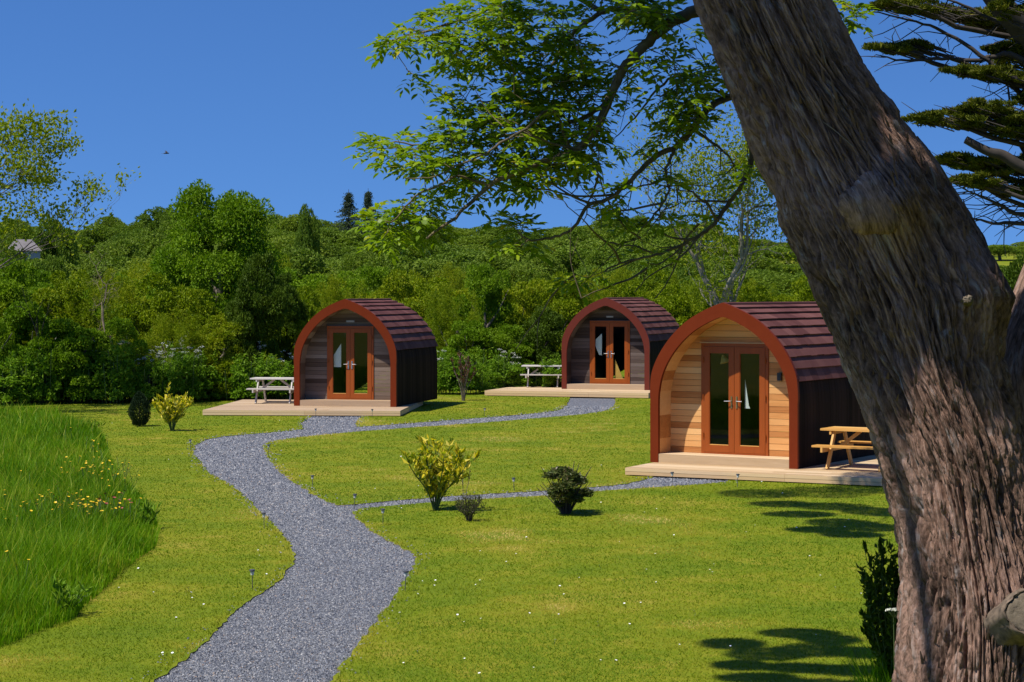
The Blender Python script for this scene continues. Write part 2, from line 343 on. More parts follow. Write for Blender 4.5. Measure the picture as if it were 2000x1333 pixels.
# ------------------------------------------------------------------ ground, paths
rg=np.random.default_rng(7)
PATH_L=[(180,1440),(300,1333),(345,1300),(400,1255),(440,1213),(468,1185),(510,1160),(548,1132),(571,1105),(576,1086),(566,1060),(540,1030),(510,1000),(480,970),(450,946),(410,926),(394,905),(378,886),(381,870),(400,859),(440,852),(500,847),(560,842),(592,838),(588,826),(608,814),(620,806)]
PATH_P2=[(712,806),(694,826),(697,834),(770,829),(850,823),(945,816),(1050,807),(1094,801),(1106,792),(1112,778),(1118,771)]
PATH_P3=[(1196,771),(1203,782),(1198,795),(1180,803),(1140,809),(1060,816),(940,826),(820,834),(700,843),(620,850),(560,857),(525,863),(513,871),(520,890),(540,915),(570,940),(610,965),(640,980),(660,987),(690,985),(780,977),(880,969),(1000,962),(1130,955),(1222,945),(1270,934),(1300,925)]
PATH_P1=[(1430,928),(1420,941),(1380,945),(1290,951),(1170,959),(1050,969),(930,975),(820,983),(740,990),(703,994),(690,1000),(700,1016),(730,1040),(770,1062),(800,1077),(813,1088),(808,1106),(795,1130),(775,1160),(752,1190),(735,1215),(700,1255),(665,1300),(640,1333),(560,1440)]
path_poly=np.array([gp(*p) for p in PATH_L+PATH_P2+PATH_P3+PATH_P1])
path_line=densify(path_poly,0.16,rg,0.018)
def hgt(x,y):
    x=np.asarray(x,float); y=np.asarray(y,float)
    r=np.hypot(x-3.3,(y-13.2)); z=0.55*np.exp(-(r/1.15)**2)
    s=np.clip((y-100)/320,0,1); z=z+12.5*s*s*(3-2*s)*np.clip(1.05-np.abs(x)/2500,0,1)
    return z
def in_path(P): return inpoly(P,path_line)
pts=[tuple(p) for p in path_line]; npth=len(pts)
gx=np.concatenate([np.linspace(-700,-160,8),np.linspace(-120,-40,7),np.linspace(-32,32,33),np.linspace(40,120,7),np.linspace(160,700,8)])
gy=np.concatenate([[-200,-60,-10,0],np.linspace(5,75,36),np.linspace(80,440,30),[520,650,800,1000]])
fine=[(x,y) for x in np.arange(1.0,6.6,0.35) for y in np.arange(10.5,16.5,0.35)]
ptsg=[(x+.013,y+.017) for x in gx for y in gy]+[(x+.11,y+.07) for x,y in fine]
ptsg=[p for p,d in zip(ptsg,polydist(np.array(ptsg),path_line)) if d>0.25]
allp=[Vector(p) for p in pts+ptsg]
r=delaunay_2d_cdt(allp,[(i,(i+1)%npth) for i in range(npth)],[],0,1e-5)
V2=np.array([tuple(v) for v in r[0]]); T3=np.array([f for f in r[2] if len(f)==3])
a,b_,c_=V2[T3[:,0]],V2[T3[:,1]],V2[T3[:,2]]
ar=(b_[:,0]-a[:,0])*(c_[:,1]-a[:,1])-(b_[:,1]-a[:,1])*(c_[:,0]-a[:,0]); T3[ar<0]=T3[ar<0][:,::-1]
T3=T3[~in_path((a+b_+c_)/3)]
mb=MB(); mb.add(np.column_stack([V2,hgt(V2[:,0],V2[:,1])]),T3)
lip=np.vstack([np.column_stack([path_line,np.zeros(npth)]),np.column_stack([path_line,np.full(npth,-0.12)])])
mb.add(lip,[[i,(i+1)%npth,npth+(i+1)%npth,npth+i] for i in range(npth)],mat=1)
o=mb.build('lawn',[M['lawn'],M['soil']]); tag(o,kind='structure')
# gravel sheet, a hand below the turf
r=delaunay_2d_cdt([Vector(p) for p in path_line],[(i,(i+1)%npth) for i in range(npth)],[],1,1e-5)
V2=np.array([tuple(v) for v in r[0]]); T3=np.array([f for f in r[2] if len(f)==3])
a,b_,c_=V2[T3[:,0]],V2[T3[:,1]],V2[T3[:,2]]
ar=(b_[:,0]-a[:,0])*(c_[:,1]-a[:,1])-(b_[:,1]-a[:,1])*(c_[:,0]-a[:,0]); T3[ar<0]=T3[ar<0][:,::-1]
T3=T3[in_path((a+b_+c_)/3)]
mb=MB(); mb.add(np.column_stack([V2,np.full(len(V2),-0.024)]),T3)
tag(mb.build('gravel_path',M['gravel']),kind='structure')
def frustum_pts(rng,n,d0,d1,wide=0.285,p=1.0):
    D=d0*(d1/d0)**(rng.uniform(0,1,n)**p); return np.column_stack([rng.uniform(-wide,wide,n)*D,D])
# loose slate chips
P=frustum_pts(rg,1500000,17.2,62); P=P[in_path(P)]
P=P[rg.uniform(0,1,len(P))<min(1,130000/len(P))]; nin=len(P)
Q=path_line[rg.integers(0,npth,2600)]+rg.normal(0,.11,(2600,2)); Q=Q[~in_path(Q)&(Q[:,1]>17)&(Q[:,1]<62)]; P=np.vstack([P,Q]); n=len(P); zl=np.where(np.arange(n)<nin,-.022,.004)
sz=rg.uniform(0.007,0.017,n)*np.clip(P[:,1]/26,0.9,1.7)
tet=np.array([[1,0,0],[-.5,.8,0],[-.6,-.8,.05],[0.05,0.02,.75]],float)
ang=rg.uniform(0,2*PI,n); ca,sa=np.cos(ang),np.sin(ang)
base=tet[None]*rg.uniform(0.6,1.3,(n,4,3))
Vx=base[...,0]*ca[:,None]-base[...,1]*sa[:,None]; Vy=base[...,0]*sa[:,None]+base[...,1]*ca[:,None]
V=np.stack([Vx*sz[:,None]+P[:,:1],Vy*sz[:,None]+P[:,1:],base[...,2]*sz[:,None]+(zl+rg.uniform(0,0.012,n))[:,None]],-1).reshape(-1,3)
q=np.arange(n)[:,None]*4
mb=MB()
for tr_ in ([0,1,3],[1,2,3],[2,0,3]): mb.add(np.zeros((0,3)),np.zeros((0,3),int))
T=np.concatenate([q+np.array(t_) for t_ in ([0,1,3],[1,2,3],[2,0,3])]); tn=np.tile(rg.uniform(0,1,n),3)
mb.add(V,T,tn); tag(mb.build('gravel',M['chip']),'loose blue grey slate chips lying on the winding path','gravel',kind='stuff')

# ------------------------------------------------------------------ lawn blades and meadow
DECKS={}
def deck_frame(fl,fr,z):
    a=gp(*fl,z); b=gp(*fr,z); d=(b-a)/np.linalg.norm(b-a); return a,b,d,np.array([-d[1],d[0]])
DK={1:((1222,913.5),(1725,935),0.15,1.6,6.2,0.0),2:((396,801),(782,802.5),0.16,0.0,5.6,0.0),3:((947,763),(1267,768),0.18,0.0,4.7,0.0)}
deck_polys=[]
for k,(fl,fr,z,ext,dep,_) in DK.items():
    a,b,d,nb=deck_frame(fl,fr,z); b=b+d*ext; DECKS[k]=(a,b,d,nb,z,dep); deck_polys.append(np.array([a,b,b+nb*dep,a+nb*dep]))
MEAD=np.array([gp(*p) for p in [(-900,812),(0,812),(60,815),(140,826),(196,846),(206,866),(214,892),(226,918),(243,950),(272,975),(300,1005),(312,1042),(304,1072),(272,1092),(240,1118),(207,1150),(165,1188),(145,1212),(60,1242),(0,1268),(-900,1300)]])
P=frustum_pts(rg,620000,16.0,74,.33)
keep=~in_path(P)&~inpoly(P,MEAD)
for dp in deck_polys: keep&=~inpoly(P,dp)
P=P[keep]; dpath=polydist(P,path_line[::3]); keep=(dpath>0.015); P=P[keep]; dpath=dpath[keep]; n=len(P)
hh=rg.uniform(0.010,0.027,n)*(1+1.3*np.exp(-dpath/.05)); wd=0.0045*np.clip(P[:,1]/20,0.9,3.2); an=rg.uniform(0,2*PI,n)
le=rg.normal(0,0.02,(n,2)); z0=hgt(P[:,0],P[:,1])
V=np.stack([np.column_stack([P[:,0]-np.cos(an)*wd,P[:,1]-np.sin(an)*wd,z0]),np.column_stack([P[:,0]+np.cos(an)*wd,P[:,1]+np.sin(an)*wd,z0]),np.column_stack([P+le,z0+hh])],1).reshape(-1,3)
big=vnoise(P[:,0]*0.5,P[:,1]*0.35,seed=3); mid=vnoise(P[:,0]*1.9,P[:,1]*1.4,seed=4); sm=vnoise(P[:,0]*6,P[:,1]*5,seed=5)
stripe=0.5+0.5*np.sin((P[:,1]*0.9+P[:,0]*0.25)*2*PI/1.05)
dry=np.exp(-dpath/0.22)*(0.35+0.65*vnoise(P[:,0]*1.3,P[:,1]*1.3,seed=8))
dryp=np.clip((vnoise(P[:,0]*0.5,P[:,1]*0.55,seed=21)*.7+vnoise(P[:,0]*1.6,P[:,1]*1.9,seed=22)*.3-0.54)*3.2,0,1)
streak=vnoise(P[:,0]*.35+P[:,1]*.12,P[:,1]*1.5-P[:,0]*.35,seed=41); tint=np.clip(0.02+0.34*big*mid*2+0.26*streak+0.10*sm+0.09*stripe+0.40*dry+0.46*dryp+rg.normal(0,0.05,n),0,1)
mb=MB(); mb.add(V,np.arange(n*3).reshape(n,3),tint)
tag(mb.build('short_grass',M['blade']),'short mown grass blades covering the sunny lawn','grass',kind='stuff')
# long meadow grass
def blades(mb,rng,P,h,wd,lean,tint,z0=0.0,mat=0):
    n=len(P); an=rng.uniform(0,2*PI,n); dx=np.column_stack([np.cos(an),np.sin(an)])*wd[:,None]
    ld=rng.normal(0,1,(n,2))*lean*h[:,None]; z0=np.broadcast_to(z0,(n,))
    b0=np.column_stack([P-dx,z0]); b1=np.column_stack([P+dx,z0])
    m0=np.column_stack([P-dx*.75+ld*.35,z0+h*.6]); m1=np.column_stack([P+dx*.75+ld*.35,z0+h*.6]); tp=np.column_stack([P+ld,z0+h])
    V=np.stack([b0,b1,m1,m0,tp],1).reshape(-1,3); q=np.arange(n)[:,None]*5
    mb.add(V,q+np.array([0,1,2,3]),tint,mat); 
    mb.n-=0; s=len(V); mb.F[3].append(q+np.array([3,2,4])+mb.n-s); mb.T[3].append(np.broadcast_to(tint,(n,)).copy()); mb.M[3].append(np.full(n,mat,np.int32))
P=frustum_pts(rg,1050000,18,60,.46); P=P[inpoly(P,MEAD)&(P[:,0]<-2)]
dm=polydist(P,MEAD); n=len(P)
hv=0.22+0.22*vnoise(P[:,0]*0.6,P[:,1]*0.5,seed=11)+0.12*vnoise(P[:,0]*2.2,P[:,1]*2.0,seed=12)
h=hv*rg.uniform(0.55,1.25,n)*np.clip(0.30+dm/(0.35+0.9*vnoise(P[:,0]*1.5,P[:,1]*1.1,seed=15)),0,1); seed_=rg.uniform(0,1,n)<.05; h=np.where(seed_,h*1.4,h)
tint=np.clip(0.02+0.62*vnoise(P[:,0]*0.8,P[:,1]*0.6,seed=13)+0.34*vnoise(P[:,0]*3,P[:,1]*2.4,seed=14)+rg.normal(0,0.14,n),0,1); tint=np.where(seed_,rg.uniform(.9,1,n),tint)
mb=MB(); blades(mb,rg,P,h,0.0045*np.clip(P[:,1]/22,0.9,2.6),0.28,tint)
tag(mb.build('long_grass',M['meadow']),'tall uncut bright green meadow grass left of the mown lawn','grass',kind='stuff')

# ------------------------------------------------------------------ camping pods
PW,PH=3.05,3.02
prof=np.array([(1,0),(1,0.6),(1,1.15),(0.992,1.38),(0.955,1.68),(0.885,1.95),(0.775,2.22),(0.64,2.46),(0.47,2.68),(0.29,2.84),(0.12,2.955),(0.0,3.02)])
half=catmull(np.column_stack([prof[:,0]*PW/2,prof[:,1]]),8); half[:,0]=np.clip(half[:,0],0,None)
outl=np.vstack([np.column_stack([-half[:,0],half[:,1]]),half[::-1][1:]])     # left base over the apex to right base
def offs(P,dist):
    T=np.gradient(P,axis=0); T=T/np.linalg.norm(T,axis=1)[:,None]; Nn=np.column_stack([T[:,1],-T[:,0]])
    return P+Nn*np.asarray(dist).reshape(-1,1)
fw=0.17+0.025*np.clip((outl[:,1]-1.2)/1.8,0,1)
inn=offs(outl,fw); inn[:,1]=np.where(outl[:,1]<=0,0,inn[:,1]); mid_=len(outl)//2; inn[:mid_,0]=np.minimum(inn[:mid_,0],0); inn[mid_:,0]=np.maximum(inn[mid_:,0],0); inn[mid_,0]=0
zt_=np.interp(np.abs(outl[:,0]),[0,.12,.3],[inn[mid_-6,1]+.012,inn[mid_-6,1],9]); inn[:,1]=np.minimum(inn[:,1],zt_)
out2=offs(outl,-0.052); out2[:,1]=np.where(outl[:,1]<=0,0,out2[:,1]); out2[:,0]=np.where(np.arange(len(outl))<mid_,np.minimum(out2[:,0],0),np.maximum(out2[:,0],0)); out2[mid_,0]=0; low_=np.clip((outl[:,1]-1.2)/.5,0,1)[:,None]; out2=outl*(1-low_)+out2*low_
def strip(mb,A,B,ya,yb,tint=0.5,mat=0):
    n=len(A); V=np.vstack([np.column_stack([A[:,0],np.full(n,ya),A[:,1]]),np.column_stack([B[:,0],np.full(n,yb),B[:,1]])])
    mb.add(V,[[i,i+1,n+i+1,n+i] for i in range(n-1)],tint,mat)
REC,DEP=0.56,4.7
lin_=offs(outl,fw-.012); lin_[:,1]=np.where(outl[:,1]<=0,0,lin_[:,1]); lin_[:mid_,0]=np.minimum(lin_[:mid_,0],0); lin_[mid_:,0]=np.maximum(lin_[mid_:,0],0); lin_[:,1]=np.minimum(lin_[:,1],lin_[mid_,1]); LTOP=float(lin_[:,1].max())
def xin(z,off=0.0):
    """half width of the porch lining at height z"""
    q=lin_[len(lin_)//2:][::-1]; return max(0.0,float(np.interp(z,q[:,1],q[:,0]))-off)
def make_pod(name,label,base,th,deckz,clad,fasc,old):
    root=empty(name,(base[0],base[1],deckz),-th); tag(root,label,'camping pod','arched timber camping pods')
    ox=PW/2; rng=np.random.default_rng(len(label))
    def sh(mb):
        for v in mb.V: v[:,0]+=ox
        return mb
    mb=MB(); strip(mb,out2,inn,0,0); strip(mb,inn,inn,0,0.075); strip(mb,out2,out2,0.075,0); strip(mb,inn,out2,0.075,0.075)
    sh(mb).build('arch_frame',fasc,root)
    # porch lining boards running front to back, and the shell behind
    lin=lin_; mb=MB(); tl=np.repeat(rng.uniform(0,1,len(lin)),1)
    n=len(lin); V=np.vstack([np.column_stack([lin[:,0],np.full(n,0.075),lin[:,1]]),np.column_stack([lin[:,0],np.full(n,REC+0.03),lin[:,1]])])
    mb.add(V,[[i,i+1,n+i+1,n+i] for i in range(n-1)],np.repeat(rng.uniform(0,1,(n+5)//6),6)[:n-1])
    sh(mb).build('porch_lining',clad,root)
    # side walls: vertical dark boards up to the roof edge
    for sgn in (-1,1):
        mb=MB(); zz=np.linspace(0,1.78,10); y=0.08
        while y<DEP-0.01:
            y2=min(y+0.14,DEP); prj=rng.uniform(0,0.004)
            xo=np.interp(zz,half[:,1],half[:,0])-0.012+prj
            A=np.column_stack([sgn*xo,zz]); 
            m=len(A); V=np.vstack([np.column_stack([A[:,0],np.full(m,y+.004),A[:,1]]),np.column_stack([A[:,0],np.full(m,y2-.002),A[:,1]]),
                                   np.column_stack([A[:,0]-sgn*.012,np.full(m,y-.002),A[:,1]]),np.column_stack([A[:,0]-sgn*.012,np.full(m,y2+.004),A[:,1]])])
            mb.add(V,[[i,i+1,m+i+1,m+i] for i in range(m-1)]+[[2*m+i,2*m+i+1,i+1,i] for i in range(m-1)]+[[m+i,m+i+1,3*m+i+1,3*m+i] for i in range(m-1)],rng.uniform(0,1)); y=y2
        sh(mb).build('side_wall',M['sidewall'],root)
    # back wall
    mb=MB(); A=offs(outl,0.03); c=np.zeros_like(A); c[:,1]=0.9
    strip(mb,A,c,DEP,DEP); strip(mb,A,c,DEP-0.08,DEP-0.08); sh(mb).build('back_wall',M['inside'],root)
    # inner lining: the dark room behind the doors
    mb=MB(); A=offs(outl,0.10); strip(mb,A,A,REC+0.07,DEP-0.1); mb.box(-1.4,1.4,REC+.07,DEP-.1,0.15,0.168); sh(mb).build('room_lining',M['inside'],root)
    # roof: nine courses of tiles each side
    mb=MB(); hr=half[half[:,1]>1.60][::-1]                                   # apex downwards on the right
    seg=np.concatenate([[0],np.cumsum(np.linalg.norm(np.diff(hr,axis=0),axis=1))]); Ltot=seg[-1]
    nc=9; cl=Ltot/nc
    def onr(s): return np.array([np.interp(s,seg,hr[:,0]),np.interp(s,seg,hr[:,1])])
    for sgn in (-1,1):
        for k in range(nc):
            y=0.078; off=(k%2)*0.16
            while y<DEP+0.04:
                y2=min(y+(0.33-off if y<0.08 else 0.33),DEP+0.05); off_=0
                j=rng.normal(0,0.003); lift=rng.normal(0,0.0016); tt=rng.uniform(0,1)
                s0=max(0,k*cl-0.035); s1=(k+1)*cl+j; rows=[]
                for f_,of in ((0,0.014),(0.5,0.034),(1,0.055+lift)):
                    s=s0+(s1-s0)*f_; p=onr(min(s,Ltot)); e=onr(min(s+.02,Ltot))-onr(max(s-.02,0)); e/=np.linalg.norm(e)
                    if s>Ltot: p=p+e*(s-Ltot)
                    rows.append(p+np.array([-e[1],e[0]])*of)
                e=np.array([-e[1],e[0]]); rows.append(rows[-1]-e*0.048)
                R_=np.array(rows); m=4
                V=np.vstack([np.column_stack([sgn*R_[:,0],np.full(m,y+.0015),R_[:,1]]),np.column_stack([sgn*R_[:,0],np.full(m,y2-.0015),R_[:,1]])])
                mb.add(V,[[i,i+1,m+i+1,m+i] for i in range(3)],tt)
                mb.add(np.vstack([V[:4]]),[[0,1,2,3]],tt); mb.add(np.vstack([V[4:]]),[[0,1,2,3]],tt)
                y=y2
    # underlay just below the tiles, so no light comes through
    U=outl[outl[:,1]>1.60]; strip(mb,offs(U,-0.004),offs(U,-0.004),0.08,DEP,0.1)
    mb.tube(np.array([[0,0.08,PH+0.018],[0,DEP+.05,PH+0.018]]),0.04,8,0.4)
    sh(mb).build('roof',M['tile'],root)
    # front wall: horizontal boards round the door opening
    mb=MB(); bz=0.17; bh=0.118; DW,DH=0.70,2.12
    z=bz
    while z<LTOP-0.02:
        z2=min(z+bh,LTOP-0.004); w0=xin(z,-.004); w1=xin(z2,-.002); tt=rng.uniform(0,1); pr=rng.uniform(0,0.003); y0=REC+pr; y1=REC+0.05
        def trap(xa0,xa1,xb0,xb1):
            V=[]
            for yy in (y0,y1):
                V+= [[xa0,yy,z+.0],[xb0,yy,z+.0],[xb1,yy,z2-.006],[xa1,yy,z2-.006]]
            mb.add(V,[[0,1,2,3],[3,2,6,7],[1,0,4,5],[4,7,6,5]],tt)
        if w0>0.06:
            if z<bz+DH-0.02:
                jx=DW+0.003
                trap(-w0,-w1,-jx,-jx); tt=rng.uniform(0,1); trap(jx,jx,w0,w1)
            else:
                trap(-w0,-max(w1,0.01),w0,max(w1,0.01))
        z+=bh
    sh(mb).build('front_wall',clad,root)
    # porch floor and riser
    mb=MB(); w=PW/2-fw[0]-0.004
    for i in range(4): mb.box(-w,w,0.03+i*0.133,0.03+i*0.133+0.128,0.145,0.168,rng.uniform(0,1))
    mb.box(-w,w,0.012,0.029,0.0,0.166,rng.uniform(0.2,.7)); sh(mb).build('porch_step',M['deckold'] if old else M['deck'],root)
    # door set: frame > two leaves > pane, handle
    mb=MB(); y0,y1=REC-0.022,REC+0.055; fz=0.17
    mb.box(-DW,-DW+.062,y0,y1,fz,fz+DH-.065,.5); mb.box(DW-.062,DW,y0,y1,fz,fz+DH-.065,.45); mb.box(-DW,DW,y0,y1,fz+DH-.065,fz+DH,.55)
    mb.box(-DW+.062,DW-.062,y0-.01,y1,fz,fz+.03,.35)
    sh(mb).build('door_frame',M['doorwood'],root)
    mb=MB(); mb.box(-DW-.02,DW+.02,y0-.03,y0+.03,fz+DH+.002,fz+DH+.02,.4); sh(mb).build('drip_strip',M['black'] if old else M['deck'],root)
    for sgn in (-1,1):
        xa,xb=(-DW+.065,-.004) if sgn<0 else (.004,DW-.065); za,zb=fz+.034,fz+DH-.068; st=0.105
        ya,yb=REC-0.030,REC+0.02
        mb=MB(); mb.box(xa,xa+st,ya,yb,za,zb,.5); mb.box(xb-st,xb,ya,yb,za,zb,.42)
        mb.box(xa+st,xb-st,ya,yb,za,za+.135,.55); mb.box(xa+st,xb-st,ya,yb,zb-st-.02,zb,.4)
        lf=sh(mb).build('door',M['doorwood'],root)
        mb=MB(); bd=.014
        for (u0,u1,v0,v1) in ((xa+st,xa+st+bd,za+.135,zb-st-.02),(xb-st-bd,xb-st,za+.135,zb-st-.02)): mb.box(u0,u1,ya+.008,ya+.02,v0,v1)
        mb.box(xa+st+bd,xb-st-bd,ya+.004,ya+.026,za+.135,za+.135+bd); sh(mb).build('glazing_bead',M['doorwood'],lf); mb=MB(); mb.box(xa+st+bd,xb-st-bd,ya-.001,ya+.003,za+.135,za+.135+bd); sh(mb).build('sunlit_sill_bead',M['pine'],lf)  # pale lower bead: sunlight on it is put into its colour
        mb=MB(); mb.box(xa+st,xb-st,ya+.026,ya+.034,za+.136,zb-st-.021); sh(mb).build('pane',M['glass'],lf)
        hx=xb-.05 if sgn<0 else xa+.05; hz=fz+1.02
        mb=MB(); mb.box(hx-.016,hx+.016,ya-.012,ya-.0005,hz-.14,hz+.09); sh(mb).build('handle_plate',M['brass'] if not old else M['steel'],lf)
        mb=MB(); mb.tube([[hx,ya-.012,hz],[hx,ya-.055,hz],[hx+sgn*.02,ya-.06,hz],[hx+sgn*.13,ya-.06,hz-.004]],.008,8); sh(mb).build('handle',M['steel'],lf)
        for hz2 in (.35,1.1,1.8):
            mb=MB(); ex=xa-.012 if sgn<0 else xb+.012
            mb.tube([[ex,ya-.012,fz+hz2-.05],[ex,ya-.012,fz+hz2+.05]],.012,8)
            sh(mb).build('hinge',M['doorwood'],lf)
    return root,sh
def panel(mb,pts,y,depth=0.0,folds=5):
    P=np.asarray(pts,float); n=len(P); V=np.vstack([np.column_stack([P[:,0],np.full(n,y),P[:,1]]),np.column_stack([P[:,0],np.full(n,y+.012),P[:,1]])])
    mb.add(V[:n],[[0,i,i+1] for i in range(1,n-1)]); mb.add(V[n:],[[0,i+1,i] for i in range(1,n-1)])
    mb.add(V,[[i,(i+1)%n,n+(i+1)%n,n+i] for i in range(n)])
L1=gp(1270,903,0.15); L2=gp(574,793,0.16); L3=gp(1097,760,0.18)
TH1,TH2,TH3=math.radians(31),math.radians(12.5),math.radians(19)
pod1,sh=make_pod('camping_pod','arched camping pod with new honey coloured cedar front beside the leaning trunk',L1,TH1,0.15,M['cedar'],M['fascia'],False)
mb=MB(); mb.box(.90,.98,REC-.07,REC-.002,1.60,1.75); mb.box(.91,.97,REC-.075,REC-.07,1.61,1.70); sh(mb).build('wall_light',M['black'],pod1)
mb=MB(); panel(mb,[(0.16,1.05),(0.27,1.05),(0.245,1.10),(0.165,1.60)],REC+.10); sh(mb).build('curtain',M['curtain'],pod1)
mb=MB(); mb.tube([[-.36,REC+.22,2.06],[-.34,REC+.22,2.0],[-.31,REC+.22,1.91]],[.02,.05,.10],10); sh(mb).build('lamp_shade',M['tan'],pod1)
pod2,sh=make_pod('camping_pod','arched camping pod with grey weathered front beyond the bend of the main path',L2,TH2,0.16,M['weathered'],M['fascia'],True)
def plaque(pod,sh):
    mb=MB(); mb.box(-.12,.12,REC-.012,REC-.003,2.40,2.455); s_=sh(mb).build('name_plaque',M['plaque'],pod)
plaque(pod2,sh)
mb=MB(); panel(mb,[(-.52,1.10),(-.30,1.10),(-.30,1.78),(-.52,1.45)],REC+.06); sh(mb).build('curtain',M['curtain'],pod2)
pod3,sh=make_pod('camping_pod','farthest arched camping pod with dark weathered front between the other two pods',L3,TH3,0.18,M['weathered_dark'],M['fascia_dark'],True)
plaque(pod3,sh)
mb=MB(); panel(mb,[(-.52,1.42),(-.52,1.66),(-.30,1.86),(-.30,1.12),(-.40,1.14)],REC+.06); sh(mb).build('curtain',M['curtain'],pod3)
mb=MB(); panel(mb,[(.16,.34),(.44,.34),(.16,1.0)],REC+.06); sh(mb).build('curtain',M['tan'],pod3)

# decks
def make_deck(k,label,mat):
    a,b,d,nb,z,dep=DECKS[k]; W=np.linalg.norm(b-a); rng=np.random.default_rng(40+k)
    root=empty('timber_deck',(a[0],a[1],0),math.atan2(d[1],d[0])); tag(root,label,'deck','timber decks under the pods')
    mb=MB(); y=0.004
    while y<dep:
        y2=min(y+0.142,dep); x=0
        while x<W:
            x2=min(x+rng.uniform(2.2,3.9),W)
            if W-x2<0.5: x2=W
            mb.box(x+.0015,x2-.0015,y,y2-.006,z-.03,z+rng.uniform(-.0015,0),rng.uniform(0,1)); x=x2
        y=y2
    mb.build('deck_boards',mat,root)
    mb=MB(); x=0
    while x<W:
        x2=min(x+rng.uniform(2.0,3.6),W); x2=W if W-x2<.4 else x2
        zm=(z-.006+max(.02,z-.205))/2; mb.box(x+.002,x2-.002,-.028,-.002,zm+.003,z-.006,rng.uniform(0.3,1)); mb.box(x+.002,x2-.002,-.026,-.002,max(.02,z-.205),zm-.003,rng.uniform(0.2,.9)); x=x2
    mb.box(0,.026,0,dep,.015,z-.034,.4); mb.box(W-.026,W,0,dep,.015,z-.034,.4)
    mb.build('edge_board',M['edge'],root)
    mb=MB()
    for xx in np.arange(.3,W,1.2):
        mb=MB(); mb.box(xx-.04,xx+.04,.03,dep-.03,0,z-.034); mb.build('bearer',M['darkbark'],root)
make_deck(1,'pale new timber deck in front of the honey coloured cedar pod',M['deck'])
make_deck(2,'low timber deck under the grey pod beyond the main path bend',M['deckold'])
make_deck(3,'timber deck under the farthest dark fronted pod',M['deck'])

# picnic tables
def picnic(label,cx,cy,rz,z,mat,L=1.5):
    root=empty('picnic_table',(cx,cy,z),rz); tag(root,label,'picnic table','picnic tables on the decks'); rng=np.random.default_rng(int(abs(cx*100)))
    mb=MB()
    for i in range(5): mb.box(-L/2,L/2,-.35+i*.141,-.35+i*.141+.134,.70,.738,rng.uniform(0,1))
    mb.build('table_top',mat,root)
    for s in (-1,1):
        mb=MB()
        for i in range(2): y=s*(.62)+(-.14 if s>0 else 0)+i*.0; 
        for i in range(2):
            y0=(.50+i*.138)*s; y1=(.50+i*.138+.13)*s; mb.box(-L/2,L/2,min(y0,y1),max(y0,y1),.415,.45,rng.uniform(0,1))
        mb.build('bench_seat',mat,root)
    for e in (-1,1):
        x=e*(L/2-.24)
        for s in (-1,1):
            mb=MB(); mb.beam((x,s*.60,0.0),(x,s*.23,.70),.09,.04,rng.uniform(0.2,.8),up=(1,0,0)); mb.build('leg',mat,root)
        mb=MB(); mb.beam((x+e*.045,-.77,.37),(x+e*.045,.77,.37),.04,.09,.5); mb.build('seat_bearer',mat,root)
        mb=MB(); mb.beam((x+e*.045,-.34,.665),(x+e*.045,.34,.665),.04,.07,.5); mb.build('top_bearer',mat,root)
        mb=MB(); mb.beam((x-e*.03,0,.40),(x-e*.42,0,.69),.04,.06,.5); mb.build('brace',mat,root)
picnic('new honey coloured pine picnic table beside the cedar fronted pod',6.55,37.97,-TH1,0.15,M['pine'])
picnic('silvered picnic table on the deck of the grey pod beyond the path bend',-6.93,60.55,-TH2*.6,0.16,M['greywood'])
picnic('silvered picnic table on the deck of the farthest pod',1.10,70.5,-TH3*.3,0.18,M['greywood'])
# ------------------------------------------------------------------ small plants and garden lights
def solar_light(px,py,hpx,label):
    g=gp(px,py); return g
r0=empty('path_light',(0,0,0)); PL=[]
mb=MB(); mb.tube([[0,0,-.05],[0,0,.20]],.006,6); mb.build('stake',M['lampgrey'],r0)
mb=MB(); mb.tube([[0,0,.195],[0,0,.20],[0,0,.245],[0,0,.25]],[.012,.022,.026,.02],10); mb.build('lens',M['lens'],r0)
mb=MB(); mb.tube([[0,0,.25],[0,0,.255],[0,0,.272],[0,0,.278]],[.03,.04,.038,.01],12); mb.build('cap',M['lampgrey'],r0)
LIGHTS=[(493,1152,'small solar stake light on the lawn left of the wide path bend'),(516,1033,'small solar stake light where the main path narrows, left lawn edge'),
 (791,1155,'small solar stake light beside the widest bulge of the gravel path'),(748,1025,'small solar stake light on lawn below the side path junction'),
 (692,994,'small solar stake light at the mouth of the side path'),(1004,960,'small solar stake light by the side path left of the dark shrub'),
 (946,814,'small solar stake light on the strip between the two distant pods'),(598,838,'small solar stake light at the path corner before the grey pod'),
 (372,880,'small solar stake light at the left tip of the path bend'),(524,890,'small solar stake light on the inside of the path bend'),
 (617,815,'small solar stake light at the left side of the grey pod path mouth'),(727,816,'small solar stake light at the right side of the grey pod path mouth'),
 (1314,948,'small solar stake light at the left of the cedar pod deck front'),(1440,952,'small solar stake light at the middle of the cedar pod deck front'),
 (611,955,'small solar stake light on the lawn inside the main bend edge')]
for i,(px,py,lb) in enumerate(LIGHTS):
    q=r0 if i==0 else copy_tree(r0); g=gp(px,py); q.scale=(.85,.85,.85); q.location=(g[0],g[1],0); q.rotation_euler=(random.Random(i).uniform(-.06,.06),random.Random(i+9).uniform(-.08,.08),i)
    tag(q,lb,'garden light','solar stake lights along the path')
r3=np.random.default_rng(33)
